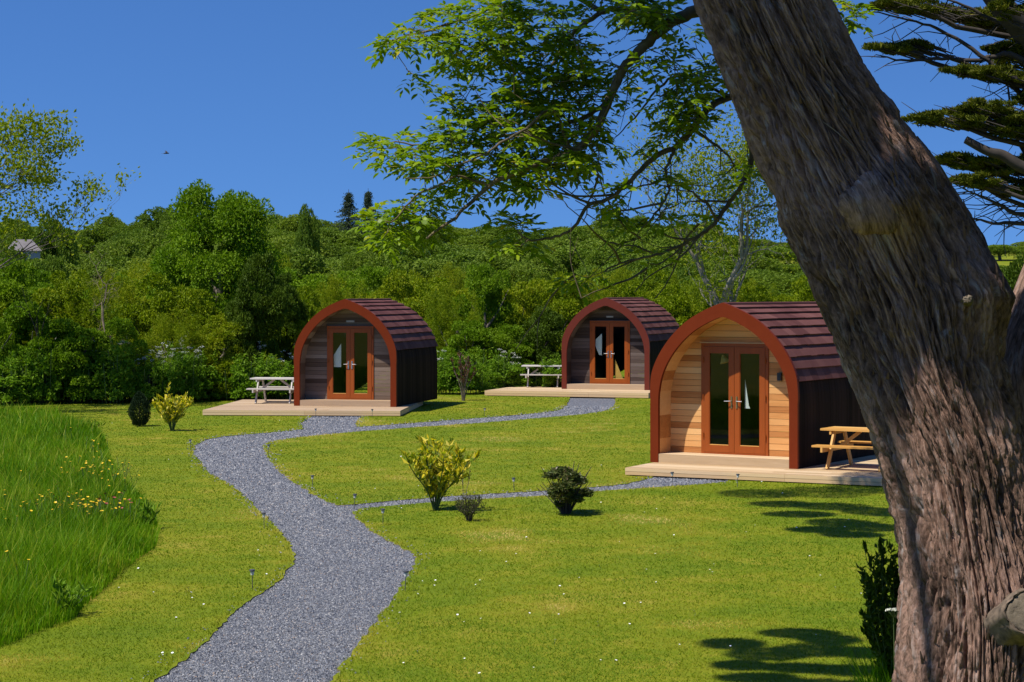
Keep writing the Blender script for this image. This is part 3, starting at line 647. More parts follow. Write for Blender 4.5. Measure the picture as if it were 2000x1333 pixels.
def stems_shrub(name,label,cat,base,h,wd,nst,nl,leafsize,mat,stem,seed,spread=0.5,aspect=0.4,up=0.6,low=0.15,thick=.008,group=None):
    rng=np.random.default_rng(seed); root=empty(name,base); tag(root,label,cat,group)
    ms=MB(); C=[];Nn=[]
    for i in range(nst):
        a=2*PI*i/nst+rng.uniform(-.4,.4); sp=rng.uniform(.15,1)*wd*spread; hh=h*rng.uniform(.62,1.0)*(1.05-.25*sp/(wd*spread))
        p0=np.array([math.cos(a)*.03,math.sin(a)*.03,0]); p3=np.array([math.cos(a)*sp,math.sin(a)*sp,hh])
        p=catmull(np.array([p0,p0*.5+np.array([p3[0]*.25,p3[1]*.25,hh*.35]),np.array([p3[0]*.75+rng.normal(0,.02),p3[1]*.75,hh*.72]),p3]),5)
        ms.tube(p,np.linspace(thick,thick*.4,len(p)),5)
        for k in range(3):
            j=rng.integers(len(p)//3,len(p)-2); e=p[j]+np.array([rng.normal(0,.12)*wd,rng.normal(0,.12)*wd,rng.uniform(.05,.2)*h]); ms.tube([p[j],(p[j]+e)/2+rng.normal(0,.01,3),e],[thick*.6,thick*.45,thick*.3],4)
            t=rng.uniform(0.2,1,nl//nst//4)[:,None]; C.append(p[j]*(1-t)+e*t); Nn.append(unit(np.tile(e-p[j],(len(t),1)))*.6+np.array([0,0,up]))
        t=rng.uniform(low,1,nl//nst); idx=t*(len(p)-1); i0=idx.astype(int).clip(0,len(p)-2); f=(idx-i0)[:,None]
        C.append(p[i0]*(1-f)+p[i0+1]*f); o_=rng.normal(0,1,(len(t),3)); o_[:,2]=np.abs(o_[:,2])*.5; Nn.append(unit(o_)+np.array([0,0,up]))
    C=np.concatenate(C); Nn=unit(np.concatenate(Nn)); mf=MB(); leaves(mf,rng,C+Nn*leafsize*.5,Nn,leafsize,aspect,0.35)
    ms.build('stems',stem,root); mf.build('foliage',mat,root); return root
def g3(px,py): g=gp(px,py); return (g[0],g[1],0)
stems_shrub('laurel_shrub','yellow leaved laurel shrub in the middle of the lawn by the side path','shrub',g3(850,996),1.2,1.25,16,560,.14,M['laurel'],M['stem'],2,spread=.52,low=.2,thick=.014)
stems_shrub('laurel_shrub','small yellow laurel shrub beside the dark conifer on the left lawn','shrub',g3(336,842),1.12,1.15,14,480,.135,M['laurel'],M['stem'],5,spread=.5,low=.25,thick=.012)
stems_shrub('twiggy_bush','low twiggy purplish bush at the foot of the yellow laurel','bush',g3(916,1018),.46,.55,30,900,.028,M['purple'],M['darkbark'],8,spread=.5,thick=.005)
stems_shrub('red_sapling','thin red leaved sapling on the grass between the grey and farthest pods','sapling',g3(905,783),1.75,1.0,9,420,.08,M['redleaf'],M['bark'],9,spread=.42,low=.5,thick=.018)
stems_shrub('dry_sapling','bare spindly sapling growing up behind the twiggy bush','sapling',g3(906,985),1.0,.35,3,30,.03,M['redleaf'],M['bark'],12,spread=.3,low=.6,thick=.006)
# dark upright conifer
rc=np.random.default_rng(5); root=empty('dwarf_conifer',g3(272,833)); tag(root,'dark upright dwarf conifer beside the yellow laurel on the left lawn','conifer')
mb=MB(); n=5200; t=rc.uniform(0,1,n); a=rc.uniform(0,2*PI,n); rr=.30*np.sin(PI*np.clip(t*.86+.14,0,1))**.7*(.75+.35*vnoise(a*1.6,t*7,seed=2))*np.sqrt(rc.uniform(.35,1,n))
C=np.column_stack([np.cos(a)*rr,np.sin(a)*rr,.04+t*.84]); Nn=np.column_stack([np.cos(a)*.6,np.sin(a)*.6,np.full(n,.8)]); leaves(mb,rc,C,unit(Nn),.06,.28,.35); mb.build('foliage',M['yew'],root)
mb=MB(); mb.tube([[0,0,0],[0,0,.7]],[.025,.008]); mb.build('stem',M['darkbark'],root)
# flowers
def flower(name,mat,h,r,npet,stemr=.003):
    root=empty(name); mb=MB(); mb.tube([[0,0,0],[.01,0,h*.5],[0,0,h]],stemr,4); mb.build('stem',M['stem'],root)
    mb=MB()
    for k in range(npet):
        a=2*PI*k/npet; d=np.array([math.cos(a),math.sin(a),.35]); s=np.array([-math.sin(a),math.cos(a),0]); c=np.array([0,0,h])
        mb.add([c,c+d*r*.6+s*r*.42,c+d*r,c+d*r*.6-s*r*.42],[[0,1,2,3]])
    mb.build('petals',mat,root); return root
def scatter(proto,P,lab,cat,grp,rng,sc=(.8,1.3),z=0):
    for i,p in enumerate(P):
        q=proto if i==0 else copy_tree(proto); k=rng.uniform(*sc); q.location=(p[0],p[1],z); q.rotation_euler=(rng.normal(0,.12)-.25,rng.normal(0,.15),rng.uniform(0,6)); q.scale=(k,k,k); tag(q,lab,cat,grp)
rf=np.random.default_rng(77)
def pick(spots,inside=None):
    o_=[]
    for (cx,cy,rx,ry,n) in spots:
        for _ in range(n): o_.append(gp(cx+rf.normal(0,rx),cy+rf.normal(0,ry)))
    P=np.array(o_); return P if inside is None else P[inpoly(P,inside)]
scatter(flower('buttercup',M['petal_y'],.44,.019,5),pick([(205,965,36,11,95),(105,1043,45,9,55),(165,1048,22,5,50),(225,1036,30,7,20),(30,1050,20,16,20),(40,1180,25,20,6),(90,1000,60,40,14),(180,905,30,25,16)],MEAD),'small yellow buttercup flowering in the long meadow grass','buttercup','buttercups in the long grass',rf)
scatter(flower('sorrel_flower',M['petal_r'],.44,.026,9),pick([(208,1040,9,8,14),(240,1036,6,5,7)],MEAD),'reddish sorrel flower head among the meadow buttercups','sorrel','sorrel flowers in the long grass',rf)
P=frustum_pts(rf,1500,17.8,55); P=P[~in_path(P)&~inpoly(P,MEAD)]
for dp in deck_polys: P=P[~inpoly(P,dp)]
P=P[(vnoise(P[:,0]*.5,P[:,1]*.4,seed=31)>.42)&(polydist(P,path_line[::3])>.1)][:180]
scatter(flower('daisy',M['petal_w'],.035,.010,8,.0015),P,'tiny white daisy in the mown lawn','daisy','daisies in the lawn',rf,(.8,1.5))
# dock leaves at the meadow edge
for i,(px,py,lb) in enumerate([(285,1035,'leafy dock plant at the right tip of the long grass'),(128,1205,'broad leaved dock plant at the near edge of the long grass'),(178,852,'small dock plant at the far corner of the long grass'),(40,895,'dock plant in the middle of the long grass at the far left')]):
    stems_shrub('dock_plant',lb,'dock',g3(px,py),.36,.42,8,70,.13,M['weed'],M['stem'],60+i,spread=.6,aspect=.32,up=.9,thick=.005)

# ------------------------------------------------------------------ tree builders
def grow(mb,p,d,L,r,depth,rng,tips,spread=.6,up=.1,shr=.72,kids=(2,3),wob=.12,r_end=.55):
    p=np.asarray(p,float); d=unit(np.asarray(d,float)); n=4; pts_=[p]; q=p; dd=d
    for i in range(n):
        dd=unit(dd+rng.normal(0,wob,3)+np.array([0,0,up*.3])); q=q+dd*L/n; pts_.append(q)
    mb.tube(pts_,np.linspace(r,r*r_end,n+1),7 if r>.05 else 5 if r>.015 else 4,rng.uniform(0,1),cap=False)
    if depth==0: tips.append((q,dd)); return
    for k in range(rng.integers(kids[0],kids[1]+1)):
        nd=unit(dd+rng.normal(0,spread,3)+np.array([0,0,up])); grow(mb,q,nd,L*shr*rng.uniform(.75,1.2),r*r_end*.85,depth-1,rng,tips,spread,up,shr,kids,wob,r_end)
    if depth>1:
        j=pts_[2]; nd=unit(d+rng.normal(0,spread*1.3,3)); grow(mb,j,nd,L*shr*.8,r*.45,depth-2,rng,tips,spread,up,shr,kids,wob,r_end)
def crown(rng,nleaf,size,nl,rx=.5,rz=.45,cz=.52,lump=(.13,.24),flat=1.0,aspect=.55,skirt=False,depthvar=.3):
    mb=MB(); cs=[]
    for i in range(nl):
        v=unit(rng.normal(0,1,3)); rr=rng.uniform(.35,1)**.5; R=rng.uniform(*lump)
        c=np.array([v[0]*(rx-R*.8)*rr,v[1]*(rx-R*.8)*rr,cz+v[2]*(rz-R*.8)*rr]); cs.append((c,R))
    if skirt:
        for i in range(nl//2):
            a=rng.uniform(0,2*PI); R=rng.uniform(*lump); cs.append((np.array([math.cos(a)*(rx-R*.7)*rng.uniform(.6,1),math.sin(a)*(rx-R*.7)*rng.uniform(.6,1),rng.uniform(.1,.35)]),R))
    A=np.array([R*R for _,R in cs]); A/=A.sum()
    for (c,R),w_ in zip(cs,A):
        n=int(nleaf*w_); v=unit(rng.normal(0,1,(n,3))); v[:,2]=np.where(v[:,2]<-.35,-v[:,2],v[:,2])
        nz=.72+.5*vnoise(v[:,0]*2.6+c[0]*40,v[:,1]*2.6+c[1]*40,v[:,2]*2.6,seed=7)
        rad=R*nz*(1-depthvar*rng.uniform(0,1,n)**2); C=c+v*rad[:,None]*np.array([1,1,flat]); tl=rng.uniform(-.18,.18)
        leaves(mb,rng,C,v,size,aspect,.75,np.clip(rng.normal(.5,.2,n)+tl,0,1),droop=.1)
    return mb
def simple_trunk(rng,h=.55,r=.03,forks=4):
    mb=MB(); mb.tube([[0,0,-.02],[rng.normal(0,.01),0,h*.4],[rng.normal(0,.03),rng.normal(0,.03),h]],[r*1.3,r,r*.5],8)
    for i in range(forks):
        a=rng.uniform(0,2*PI); z=h*rng.uniform(.35,.8); L=rng.uniform(.2,.36); mb.tube([[0,0,z],[math.cos(a)*L*.5,math.sin(a)*L*.5,z+L*.35],[math.cos(a)*L,math.sin(a)*L,z+L*.9]],[r*.6,r*.4,r*.15],6)
    return mb
PR={}
rng=np.random.default_rng(606); root=empty('evergreen_shrub',g3(1106,1004),0,(1.16,1.1,.78)); tag(root,'rounded dark green shrub on the lawn in front of the cedar pod','shrub')
mb=crown(rng,5200,.065,20,rx=.5,rz=.46,cz=.52,lump=(.10,.19),depthvar=.8,aspect=.5); V_=np.concatenate(mb.V); k_=.35+.65*np.clip(V_[:,2]/.45,0,1)**.7; V_[:,:2]*=k_[:,None]; mb.V=[V_]; mb.build('foliage',M['purple'],root)
mb=MB()
for i in range(26):
    a_=rng.uniform(0,6.28); q_=rng.uniform(.1,.46); z_=rng.uniform(.55,1.04)*(1.05-.4*q_); mb.tube(catmull(np.array([[math.cos(a_)*.04,math.sin(a_)*.04,-.02],[math.cos(a_)*q_*.5,math.sin(a_)*q_*.5,z_*.5],[math.cos(a_)*q_,math.sin(a_)*q_,z_]]),4),np.linspace(.012,.004,9),5)
mb.build('stems',M['darkbark'],root)
def proto(key,seed,mat,nleaf,size,nl,bark='bark',**kw):
    rng=np.random.default_rng(seed); cr=crown(rng,nleaf,size,nl,**kw).build('crown',M[mat],mesh_only=True); tk=simple_trunk(rng).build('trunk',M[bark],mesh_only=True,smooth=True); PR[key]=(cr,tk)
proto('scrub0',101,'scrub',26000,.030,26,skirt=True,flat=.72,lump=(.11,.20),rz=.48,cz=.50)
proto('scrub1',102,'scrub',26000,.028,34,skirt=True,flat=.72,lump=(.09,.17),rz=.48,cz=.50)
proto('scrub2',103,'scrub',26000,.024,60,skirt=True,lump=(.055,.11),rz=.48,cz=.50,flat=1.9,aspect=.3,depthvar=.6)
proto('broad0',104,'broad',30000,.028,30,skirt=True,flat=.72,lump=(.10,.19),rz=.46,cz=.53)
proto('broad1',105,'broad',26000,.030,24,flat=.7,lump=(.12,.22),rz=.40,cz=.60)
proto('broad2',106,'broad',26000,.034,30,skirt=True,flat=.72,lump=(.09,.18),rz=.46,cz=.53)
proto('tall0',120,'broad',64000,.019,70,lump=(.08,.15),rz=.42,cz=.56,depthvar=.9,flat=.8,skirt=True)
proto('dark0',107,'dark',30000,.026,46,lump=(.07,.15),rz=.42,cz=.57,bark='darkbark',depthvar=.85,flat=.8)
proto('dark1',108,'dark',24000,.030,24,skirt=True,lump=(.11,.2),rz=.46,cz=.53,bark='darkbark')
proto('far0',109,'farleaf',10000,.038,9,skirt=False,lump=(.20,.31),rz=.42,cz=.52,depthvar=.15)
proto('far1',110,'farleaf',10000,.038,13,skirt=False,lump=(.16,.27),rz=.42,cz=.52,depthvar=.15)
proto('far2',111,'farleaf',10000,.038,7,skirt=False,lump=(.24,.36),rz=.42,cz=.52,depthvar=.15)
proto('far3',112,'farleaf',9000,.042,24,lump=(.10,.20),rz=.40,cz=.58,depthvar=.2)
TR=np.random.default_rng(500)
def tree(kind,px,ytop,D,wpx,label,name='bushy_tree',group=None,cat='tree',depth=None):
    x=(px-1000)/F*D; z0=float(hgt(x,D)); h=HC+(HY-ytop)/F*D-z0; wm=wpx/F*D; h/=.97
    root=empty(name,(x,D,z0-.03),TR.uniform(0,6.28),(wm,depth or wm,h)); tag(root,label,cat,group)
    cr,tk=PR[kind]; inst('crown',cr,root); inst('trunk',tk,root); return root
sky_x=[-200,0,60,130,155,190,260,330,520,600,650,760,900,1000,1080,1160,1240,1330,1450,1560,1700,2300]
sky_y=[430,428,428,446,458,424,428,404,414,416,434,428,434,438,438,428,424,436,458,470,474,478]
rows=[(300,0,62,'far','round tree on the far skyline of the wooded hill','trees along the far skyline'),(255,20,78,'far','round tree on the upper slope of the wooded hill','trees on the upper slope'),
      (210,38,92,'far','round topped tree on the middle slope of the wooded hill','trees on the middle slope'),(170,56,100,'far','round topped tree on the lower slope of the wooded hill','trees on the lower slope'),
      (138,74,108,'far','bushy tree at the foot of the wooded hill','trees at the foot of the hill'),(112,92,100,'mid','bushy tree in the belt between the pods and the hill','trees in the middle belt'),(93,112,108,'mid','bushy yellow green tree in the belt close behind the pods','trees in the near belt')]
for (D,dy,wp,kd,lb,gr) in rows:
    x=-160+TR.uniform(0,wp)
    while x<2080:
        y=float(np.interp(x,sky_x,sky_y))+dy+TR.normal(0,6 if D>200 else 9); w_=wp*TR.uniform(1.1,1.9)
        k=('far%d'%TR.integers(4)) if kd=='far' else ['scrub0','scrub1','scrub2','broad0','scrub2'][TR.integers(5)]
        if not (D<260 and x>1890 and y<505): tree(k,x,y,D+TR.normal(0,D*.02),w_,lb,'hill_tree' if kd=='far' else 'bushy_tree',gr)
        x+=wp*TR.uniform(.62,.95)
FB=[('scrub0',-70,515,66,190),('broad0',10,490,69,190),('scrub1',120,505,68,180),('broad2',60,580,63.5,150),('scrub2',210,525,68,180),('scrub0',310,520,68,190),('scrub1',380,545,67,170),
 ('scrub2',340,600,65,150),('broad0',230,610,64.5,150),('broad2',140,615,63.5,150),('broad0',-20,600,63,140),('scrub1',430,600,65.5,140),
 ('scrub0',605,548,72,150),('scrub1',560,585,70,120),('scrub2',670,535,75,150),('scrub0',760,515,79,150),('scrub1',830,535,76,150),('broad0',950,500,76,140),('scrub2',885,555,74,140),
 ('scrub1',1010,530,77,150),('broad2',915,620,72.5,120),('broad0',985,625,74,120),('dark1',1050,600,75,130),('scrub0',1075,520,80,150),('scrub2',1160,525,81,160),('scrub1',1240,530,80,150),('scrub0',1330,545,79,160),
 ('scrub2',1410,555,79,150),('scrub1',1490,540,80,160),('scrub0',1570,525,81,170),('broad2',1650,520,82,170),('broad0',1950,515,70,150),('dark1',2010,500,66,140),('dark0',1900,560,64,120)]
nm={'s':'scrub','b':'broad','d':'dark'}
FL=['large leafy tree left of the dead grey snag in the hedge','yellow green hedge tree','green hedge tree','dark hedge tree']
for i,(k,px,yt,D,w_) in enumerate(FB):
    where='at the far left behind the cow parsley' if px<160 else 'behind the two small lawn shrubs' if px<450 else 'directly behind the grey pod' if px<860 else 'between the grey pod and the farthest pod' if px<1090 else 'behind the farthest pod and cedar pod' if px<1700 else 'in the gap right of the leaning trunk'
    col={'s':'yellow green','b':'fresh green','d':'dark green'}[k[0]]
    tree(k,px,yt,D,w_,f'{col} bushy hedge tree {where}','hedge_tree',f'{col} hedge trees {where}')
tree('tall0',428,346,75,300,'tallest rounded green tree rising above the hedge on the left','broadleaf_tree')
tree('broad0',372,412,77,170,'shoulder high green tree leaning against the tallest left tree','broadleaf_tree')
tree('broad2',482,400,77,120,'narrow green tree on the right flank of the tallest left tree','broadleaf_tree')
tree('dark0',505,478,66.5,150,'dark shady tree with bare trunks left of the grey pod','dark_tree')
tree('dark1',468,560,66,110,'dark bush under the tall tree left of the grey pod','dark_bush',cat='bush')
tree('dark0',548,520,70,110,'dark tree partly behind the left edge of the grey pod roof','dark_tree')
tree('far3',102,424,150,110,'dark round tree beside the small grey roof at the far left','round_tree')
tree('far1',40,430,165,100,'round tree behind the small grey roof at the far left','round_tree')
tree('far3',598,402,190,60,'small pale tree standing up right of the tallest left tree','round_tree')
# two conifers on the skyline
def spruce(px,ytop,D,wpx,label,seed):
    rng=np.random.default_rng(seed); x=(px-1000)/F*D; z0=float(hgt(x,D)); h=HC+(HY-ytop)/F*D-z0; wm=wpx/F*D
    root=empty('spruce_tree',(x,D,z0),0,(wm,wm,h)); tag(root,label,'conifer','conifers on the skyline')
    mb=MB()
    for k in range(26):
        t=k/26; z=.12+.86*t; R=.55*(1-t)*rng.uniform(.6,1.3)
        for j in range(7):
            a=rng.uniform(0,2*PI); n=42; s=rng.uniform(0,1,n); C=np.column_stack([np.cos(a)*R*s,np.sin(a)*R*s,z-.05*s+rng.normal(0,.006,n)]); C[:,:2]+=rng.normal(0,.03,(n,2))
            leaves(mb,rng,C,np.tile([math.cos(a),math.sin(a),-.1],(n,1)),.032,.4,.5)
    mb.build('crown',M['spruce'],root); mb=MB(); mb.tube([[0,0,0],[0,0,1]],[.03,.004],6); mb.build('trunk',M['darkbark'],root)
spruce(681,370,275,112,'left one of two dark spruces on the skyline',1); spruce(719,368,285,96,'right one of two dark spruces on the skyline',2)
# far treeline over the field at the right
mb=MB(); rng=np.random.default_rng(3); n=9000; C=np.column_stack([rng.uniform(90,220,n),700+rng.normal(0,6,n),np.zeros(n)]); C[:,2]=12.4+rng.uniform(0,1,n)**.6*(5.5+3*vnoise(C[:,0]*.12,C[:,0]*0,seed=4)); leaves(mb,rng,C,np.tile([0,-.3,1.],(n,1)),1.5,.6,.7)
tag(mb.build('distant_woodland',M['farleaf']),'thin line of far woodland beyond the field right of the trunk','woodland',kind='stuff')
# sparse lichen-grey tree behind the cedar pod
def bare_tree(name,label,base,h,wd,seed,mat,leafmat_,nleaf,lsize,depth=6,spread=.55,r=.16,L=None,d0=(0,0,1),kids=(2,3),up=.12,cat='tree',shr=.76,clus=.16,wob=.14):
    """a branching skeleton scaled to the wanted height and width"""
    rng=np.random.default_rng(seed); root=empty(name,tuple(base)); tag(root,label,cat); mb=MB(); tips=[]
    grow(mb,(0,0,0),d0,L or h*.22,r,depth,rng,tips,spread,up,shr,kids,wob); P=np.array([t[0] for t in tips]); dd=np.array([t[1] for t in tips])
    k=np.array([wd/2/np.percentile(np.abs(P[:,0]),96)]*2+[h/np.percentile(P[:,2],99)]); mb.V=[v*k for v in mb.V]; P=P*k
    mb.build('trunk',mat,root,smooth=True)
    if nleaf:
        q=rng.integers(0,len(P),nleaf); C=P[q]+rng.normal(0,clus,(nleaf,3)); mf=MB(); leaves(mf,rng,C,unit(dd[q]+rng.normal(0,.5,(nleaf,3))),lsize,.55,.5); mf.build('crown',leafmat_,root)
    return root,tips
g=at(1425,600,77); bare_tree('sparse_tree','open crowned tree with pale grey limbs rising behind the cedar pod',(g[0],g[1],0),10.4,6.4,23,M['palebark'],M['spring'],9500,.14,depth=7,spread=.45,r=.30,L=2.3,up=.10,shr=.76,clus=.24)
g=at(-125,600,57); bare_tree('young_ash_tree','thin airy tree with yellow green leaf tufts at the left edge',(g[0],g[1],0),10.2,6.4,31,M['bark'],M['spring'],14000,.13,depth=7,spread=.38,r=.13,L=3.4,up=.22,shr=.69,clus=.16)
g=at(228,640,64.6); bare_tree('dead_tree','broken dead tree with a tangle of grey twigs in the left hedge',(g[0],g[1],0),4.9,1.9,41,M['deadwood'],None,0,0,depth=8,spread=.62,r=.07,L=2.2,up=-.02,shr=.60,wob=.2,kids=(2,3))
g=at(84,690,63.0); bare_tree('dead_snag','dark leaning dead trunk in the hedge at the far left',(g[0],g[1],0),3.6,1.4,43,M['darkbark'],None,0,0,depth=3,spread=.5,r=.12,L=2.2,d0=(-.12,0,1),up=.15,shr=.6)
root=empty('wooden_post',(gp(292,786)[0],gp(292,786)[1],0)); tag(root,'thin weathered wooden post standing in front of the cow parsley','post')
mb=MB(); mb.box(-.035,.035,-.035,.035,-.1,.82); mb.build('post',M['deadwood'],root); mb=MB(); mb.add([[-.035,-.035,.82],[.035,-.035,.82],[.035,.035,.82],[-.035,.035,.82],[0,0,.85]],[[0,1,4],[1,2,4],[2,3,4],[3,0,4]]); mb.build('cap',M['deadwood'],root)
# weeds and cow parsley in front of the hedge
WP=[]
for s in range(3):
    rng=np.random.default_rng(200+s); mb=crown(rng,3000,.085,16,rx=.5,rz=.5,cz=.46,lump=(.10,.2),skirt=True,aspect=.45,depthvar=.7)
    for i in range(12):
        q=rng.normal(0,.2,2); t=rng.uniform(.5,1,40); leaves(mb,rng,np.column_stack([q[0]+rng.normal(0,.03,40),q[1]+rng.normal(0,.03,40),t*rng.uniform(.85,1.12)]),np.column_stack([rng.normal(0,1,(40,2)),np.full(40,.6)]),.07,.4,.5)
    fo=mb.build('foliage',M['weed'],mesh_only=True)
    mb=MB()
    for i in range(14):
        a=rng.uniform(0,6.28); q=rng.uniform(0,.3); mb.tube([[math.cos(a)*q,math.sin(a)*q,0],[math.cos(a)*q*1.3,math.sin(a)*q*1.3,rng.uniform(.6,.95)]],.006,4)
    WP.append((fo,mb.build('stems',M['stem'],mesh_only=True)))
def weed(px,py,h,wd,label,group): 
    g=gp(px,py); root=empty('tall_weed',(g[0],g[1],0),TR.uniform(0,6),(wd,wd,h)); tag(root,label,'weed',group); k=TR.integers(3); inst('foliage',WP[k][0],root); inst('stems',WP[k][1],root)
CPm=[]
for s in range(3):
    rng=np.random.default_rng(300+s); ms=MB(); mu=MB(); mf=MB()
    for i in range(6):
        a=rng.uniform(0,6.28); q=rng.uniform(.05,.3); top=np.array([math.cos(a)*q,math.sin(a)*q,rng.uniform(.7,1.0)]); ms.tube([[0,0,0],top*np.array([.5,.5,.5]),top],[.006,.005,.003],4)
        for k in range(9):
            v=rng.normal(0,1,3)*np.array([.045,.045,.01]); e=top+v+np.array([0,0,.04]); ms.tube([top,e],.0015,3,cap=False)
            c=e+rng.normal(0,.009,(16,3))*np.array([1,1,.4]); leaves(mu,rng,c,np.tile([0,0,1.],(16,1)),.0095,.9,1.5)
    n=500; z=rng.uniform(.0,.7,n); a=rng.uniform(0,6.28,n); rr=rng.uniform(.02,.3,n); leaves(mf,rng,np.column_stack([np.cos(a)*rr,np.sin(a)*rr,z]),np.column_stack([np.cos(a),np.sin(a),np.full(n,.4)]),.07,.4,.5)
    CPm.append([x.build(nm_,m_,mesh_only=True) for x,nm_,m_ in ((ms,'stems',M['stem']),(mu,'flower_heads',M['umbel']),(mf,'foliage',M['weed']))])
def parsley(px,py,h,label,group,wd=1.0,z=None,D=None):
    g=gp(px,py) if D is None else at(px,py,D)[:2]; root=empty('cow_parsley',(g[0],g[1],float(hgt(g[0],g[1])) if z is None else z),TR.uniform(0,6),(wd,wd,h)); tag(root,label,'cow parsley',group)
    for me,nm_ in zip(CPm[TR.integers(3)],('stems','flower_heads','foliage')): inst(nm_,me,root)
for i in range(34):
    px=-60+i*19+TR.normal(0,6)
    if px<585: weed(px,TR.uniform(783,789)+(4 if px<100 else 0)-(6 if px>400 else 0),TR.uniform(1.1,1.85)*(.85 if px>420 else 1),TR.uniform(1.2,1.7),'leafy green weed clump at the foot of the left hedge','weed clumps along the left hedge')
for i in range(26):
    px=TR.uniform(60,385); parsley(px,TR.uniform(782,787),TR.uniform(1.4,2.05),'white flowered cow parsley in front of the left hedge','cow parsley along the left hedge',1.1)
for px,py,h in ((500,779,1.9),(487,779,1.5),(540,779,1.3),(560,778,1.5)): parsley(px,py,h,'tall cow parsley behind the silvered table by the grey pod','cow parsley by the grey pod')
for px in (862,880,900,925,950,975,1000,1020,1050,1080): weed(px,TR.uniform(768,772)-(5 if px>940 else 0),TR.uniform(.8,1.5),1.3,'leafy weed clump in the hedge between grey and farthest pods','weed clumps between the pods')
for px,py,h in ((858,771,1.5),(990,764,1.4),(1012,764,1.2)): parsley(px,py,h,'cow parsley in the shade between the grey and farthest pods','cow parsley between the pods')
# little house with grey roof at far left
g=at(46,485,140); z0=float(hgt(g[0],g[1])); zr=HC+(HY-468)/F*140
tree('far1',22,479,131,120,'round bush just below the small grey roof at the far left','round_bush',cat='bush'); tree('far0',78,480,128,110,'bush under the right end of the small grey roof at the far left','round_bush',cat='bush')
root=empty('small_house',(g[0],g[1],z0),.3,(.55,.55,1)); tag(root,'small house with low grey slate roof among trees at the far left','house')
mb=MB(); mb.box(-1.9,1.9,-1.6,1.6,0,zr-z0-.75); mb.build('wall',M['housewall'],root)
mb=MB(); zt=zr-z0; zb=zt-.8
mb.add([[-2.1,-1.9,zb],[2.1,-1.9,zb],[2.1,1.9,zb],[-2.1,1.9,zb],[-1.0,0,zt],[1.0,0,zt]],[[0,1,5,4],[2,3,4,5]]); mb.add([[-2.1,-1.9,zb],[-2.1,1.9,zb],[-1.0,0,zt],[2.1,-1.9,zb],[2.1,1.9,zb],[1.0,0,zt]],[[1,0,2],[3,4,5]]); mb.build('roof',M['slate'],root)
# bird
g=at(325,300,70); mb=MB()
mb.tube([[-.17,0,-.01],[-.10,0,0],[0,0,.012],[.09,0,.01],[.13,0,.012],[.165,0,.005]],[.012,.03,.045,.03,.026,.004],8)
for s in (-1,1): mb.add([[.06,0,.03],[-.05,0,.03],[-.04,s*.13,.10],[.05,s*.13,.10],[-.06,s*.30,.09],[.0,s*.29,.095]],[[0,1,2,3],[3,2,4,5]]); mb.add([[.06,0,.022],[-.05,0,.022],[-.04,s*.13,.09],[.05,s*.13,.09],[-.06,s*.30,.085],[.0,s*.29,.09]],[[3,2,1,0],[5,4,2,3]])
mb.add([[-.16,.012,-.01],[-.16,-.012,-.01],[-.27,-.045,-.015],[-.27,.045,-.015]],[[0,1,2,3]])
o=mb.build('bird',M['feather']); o.location=tuple(g); o.rotation_euler=(.25,0,.35); o.scale=(.62,.62,.62); tag(o,'small dark bird gliding in the empty blue sky','bird')

# ------------------------------------------------------------------ the leaning cypress trunk
TD=13.0; TS=F/TD
ey=[-900,-600,-300,0,130,260,350,430,530,640,730,830,920,1030,1120,1200,1333,1500]
eL=[930,1090,1230,1350,1400,1450,1490,1520,1560,1610,1650,1690,1720,1745,1760,1763,1756,1735]
fy=[-900,-600,-300,0,60,140,215,280,340,400,470,540,580,640,720,800,860,950,1100,1333,1500]
fR=[1130,1310,1480,1625,1652,1690,1750,1800,1842,1882,1922,1955,1975,1962,1966,1990,2008,2025,2045,2060,2075]
NR,NA=1250,620
yy=np.linspace(-900,1500,NR); zz=HC+(HY-yy)/TS
ks=np.ones(41)/41
def sm(v): return np.convolve(np.pad(v,20,mode='edge'),ks,'valid')
l_=sm(np.interp(yy,ey,eL)); r_=sm(np.interp(yy,fy,fR)); cx=((l_+r_)/2-1000)/TS; hw=(r_-l_)/2/TS
tq=np.linspace(0,2*PI,NA,endpoint=False); ph=PI/2+tq+.5*np.sin(tq)          # seam at the back, finer at the front
PHI,ZZ=np.meshgrid(ph,zz); U=(PHI-PI/2)/(2*PI)
tw=PHI+.10*ZZ
def pern(k,sy,seed,wx=0.0): 
    # noise that closes round the trunk
    cxn=np.cos(tw)*k+wx; syn=np.sin(tw)*k; return vnoise(cxn,syn,ZZ*sy,seed=seed)
warp=(pern(1.2,1.0,50)-.5)*2.2; w2=(pern(5,2.2,58)-.5)*1.6
n1=pern(8,.8,51,warp+w2*.5); n2=pern(17,1.6,52,warp*2+w2); n3=pern(34,6.5,53,warp*3+w2*2); n4=pern(75,24,57,warp*4); n5=pern(48,15,62,warp*3); big_=pern(1.3,.45,54); mid2=pern(3.5,.8,59,warp); low=np.clip((2.3-ZZ)/1.2,0,1)
cr1=np.exp(-(np.abs(n1-.5)/.075)**1.6); cr2=np.exp(-(np.abs(n2-.5)/.085)**1.6); cr3=np.exp(-(np.abs(n3-.5)/.09)**1.5)
pl=np.floor(pern(22,5,63,warp*2+w2)*5)/5
disp=-.058*cr1*(.2+1.4*n3)-.036*cr2*(.2+1.4*n5)-.016*cr3+.013*(n3-.5)+.012*(n5-.5)+.009*(n4-.5)+.024*(pl-.5)+.03*(big_-.5)+.014*(mid2-.5)+.014*(pern(52,1.8,65,warp*3)-.5)+.009*(pern(85,3.0,66,warp*4)-.5)
disp=disp+low*(.07*(1-np.abs(2*pern(3.2,.6,55)-1)-.5)+.022*(pern(13,2.2,56,w2*3)-.5)+.010*(pern(26,9,60,w2*3)-.5))
fade=1.0
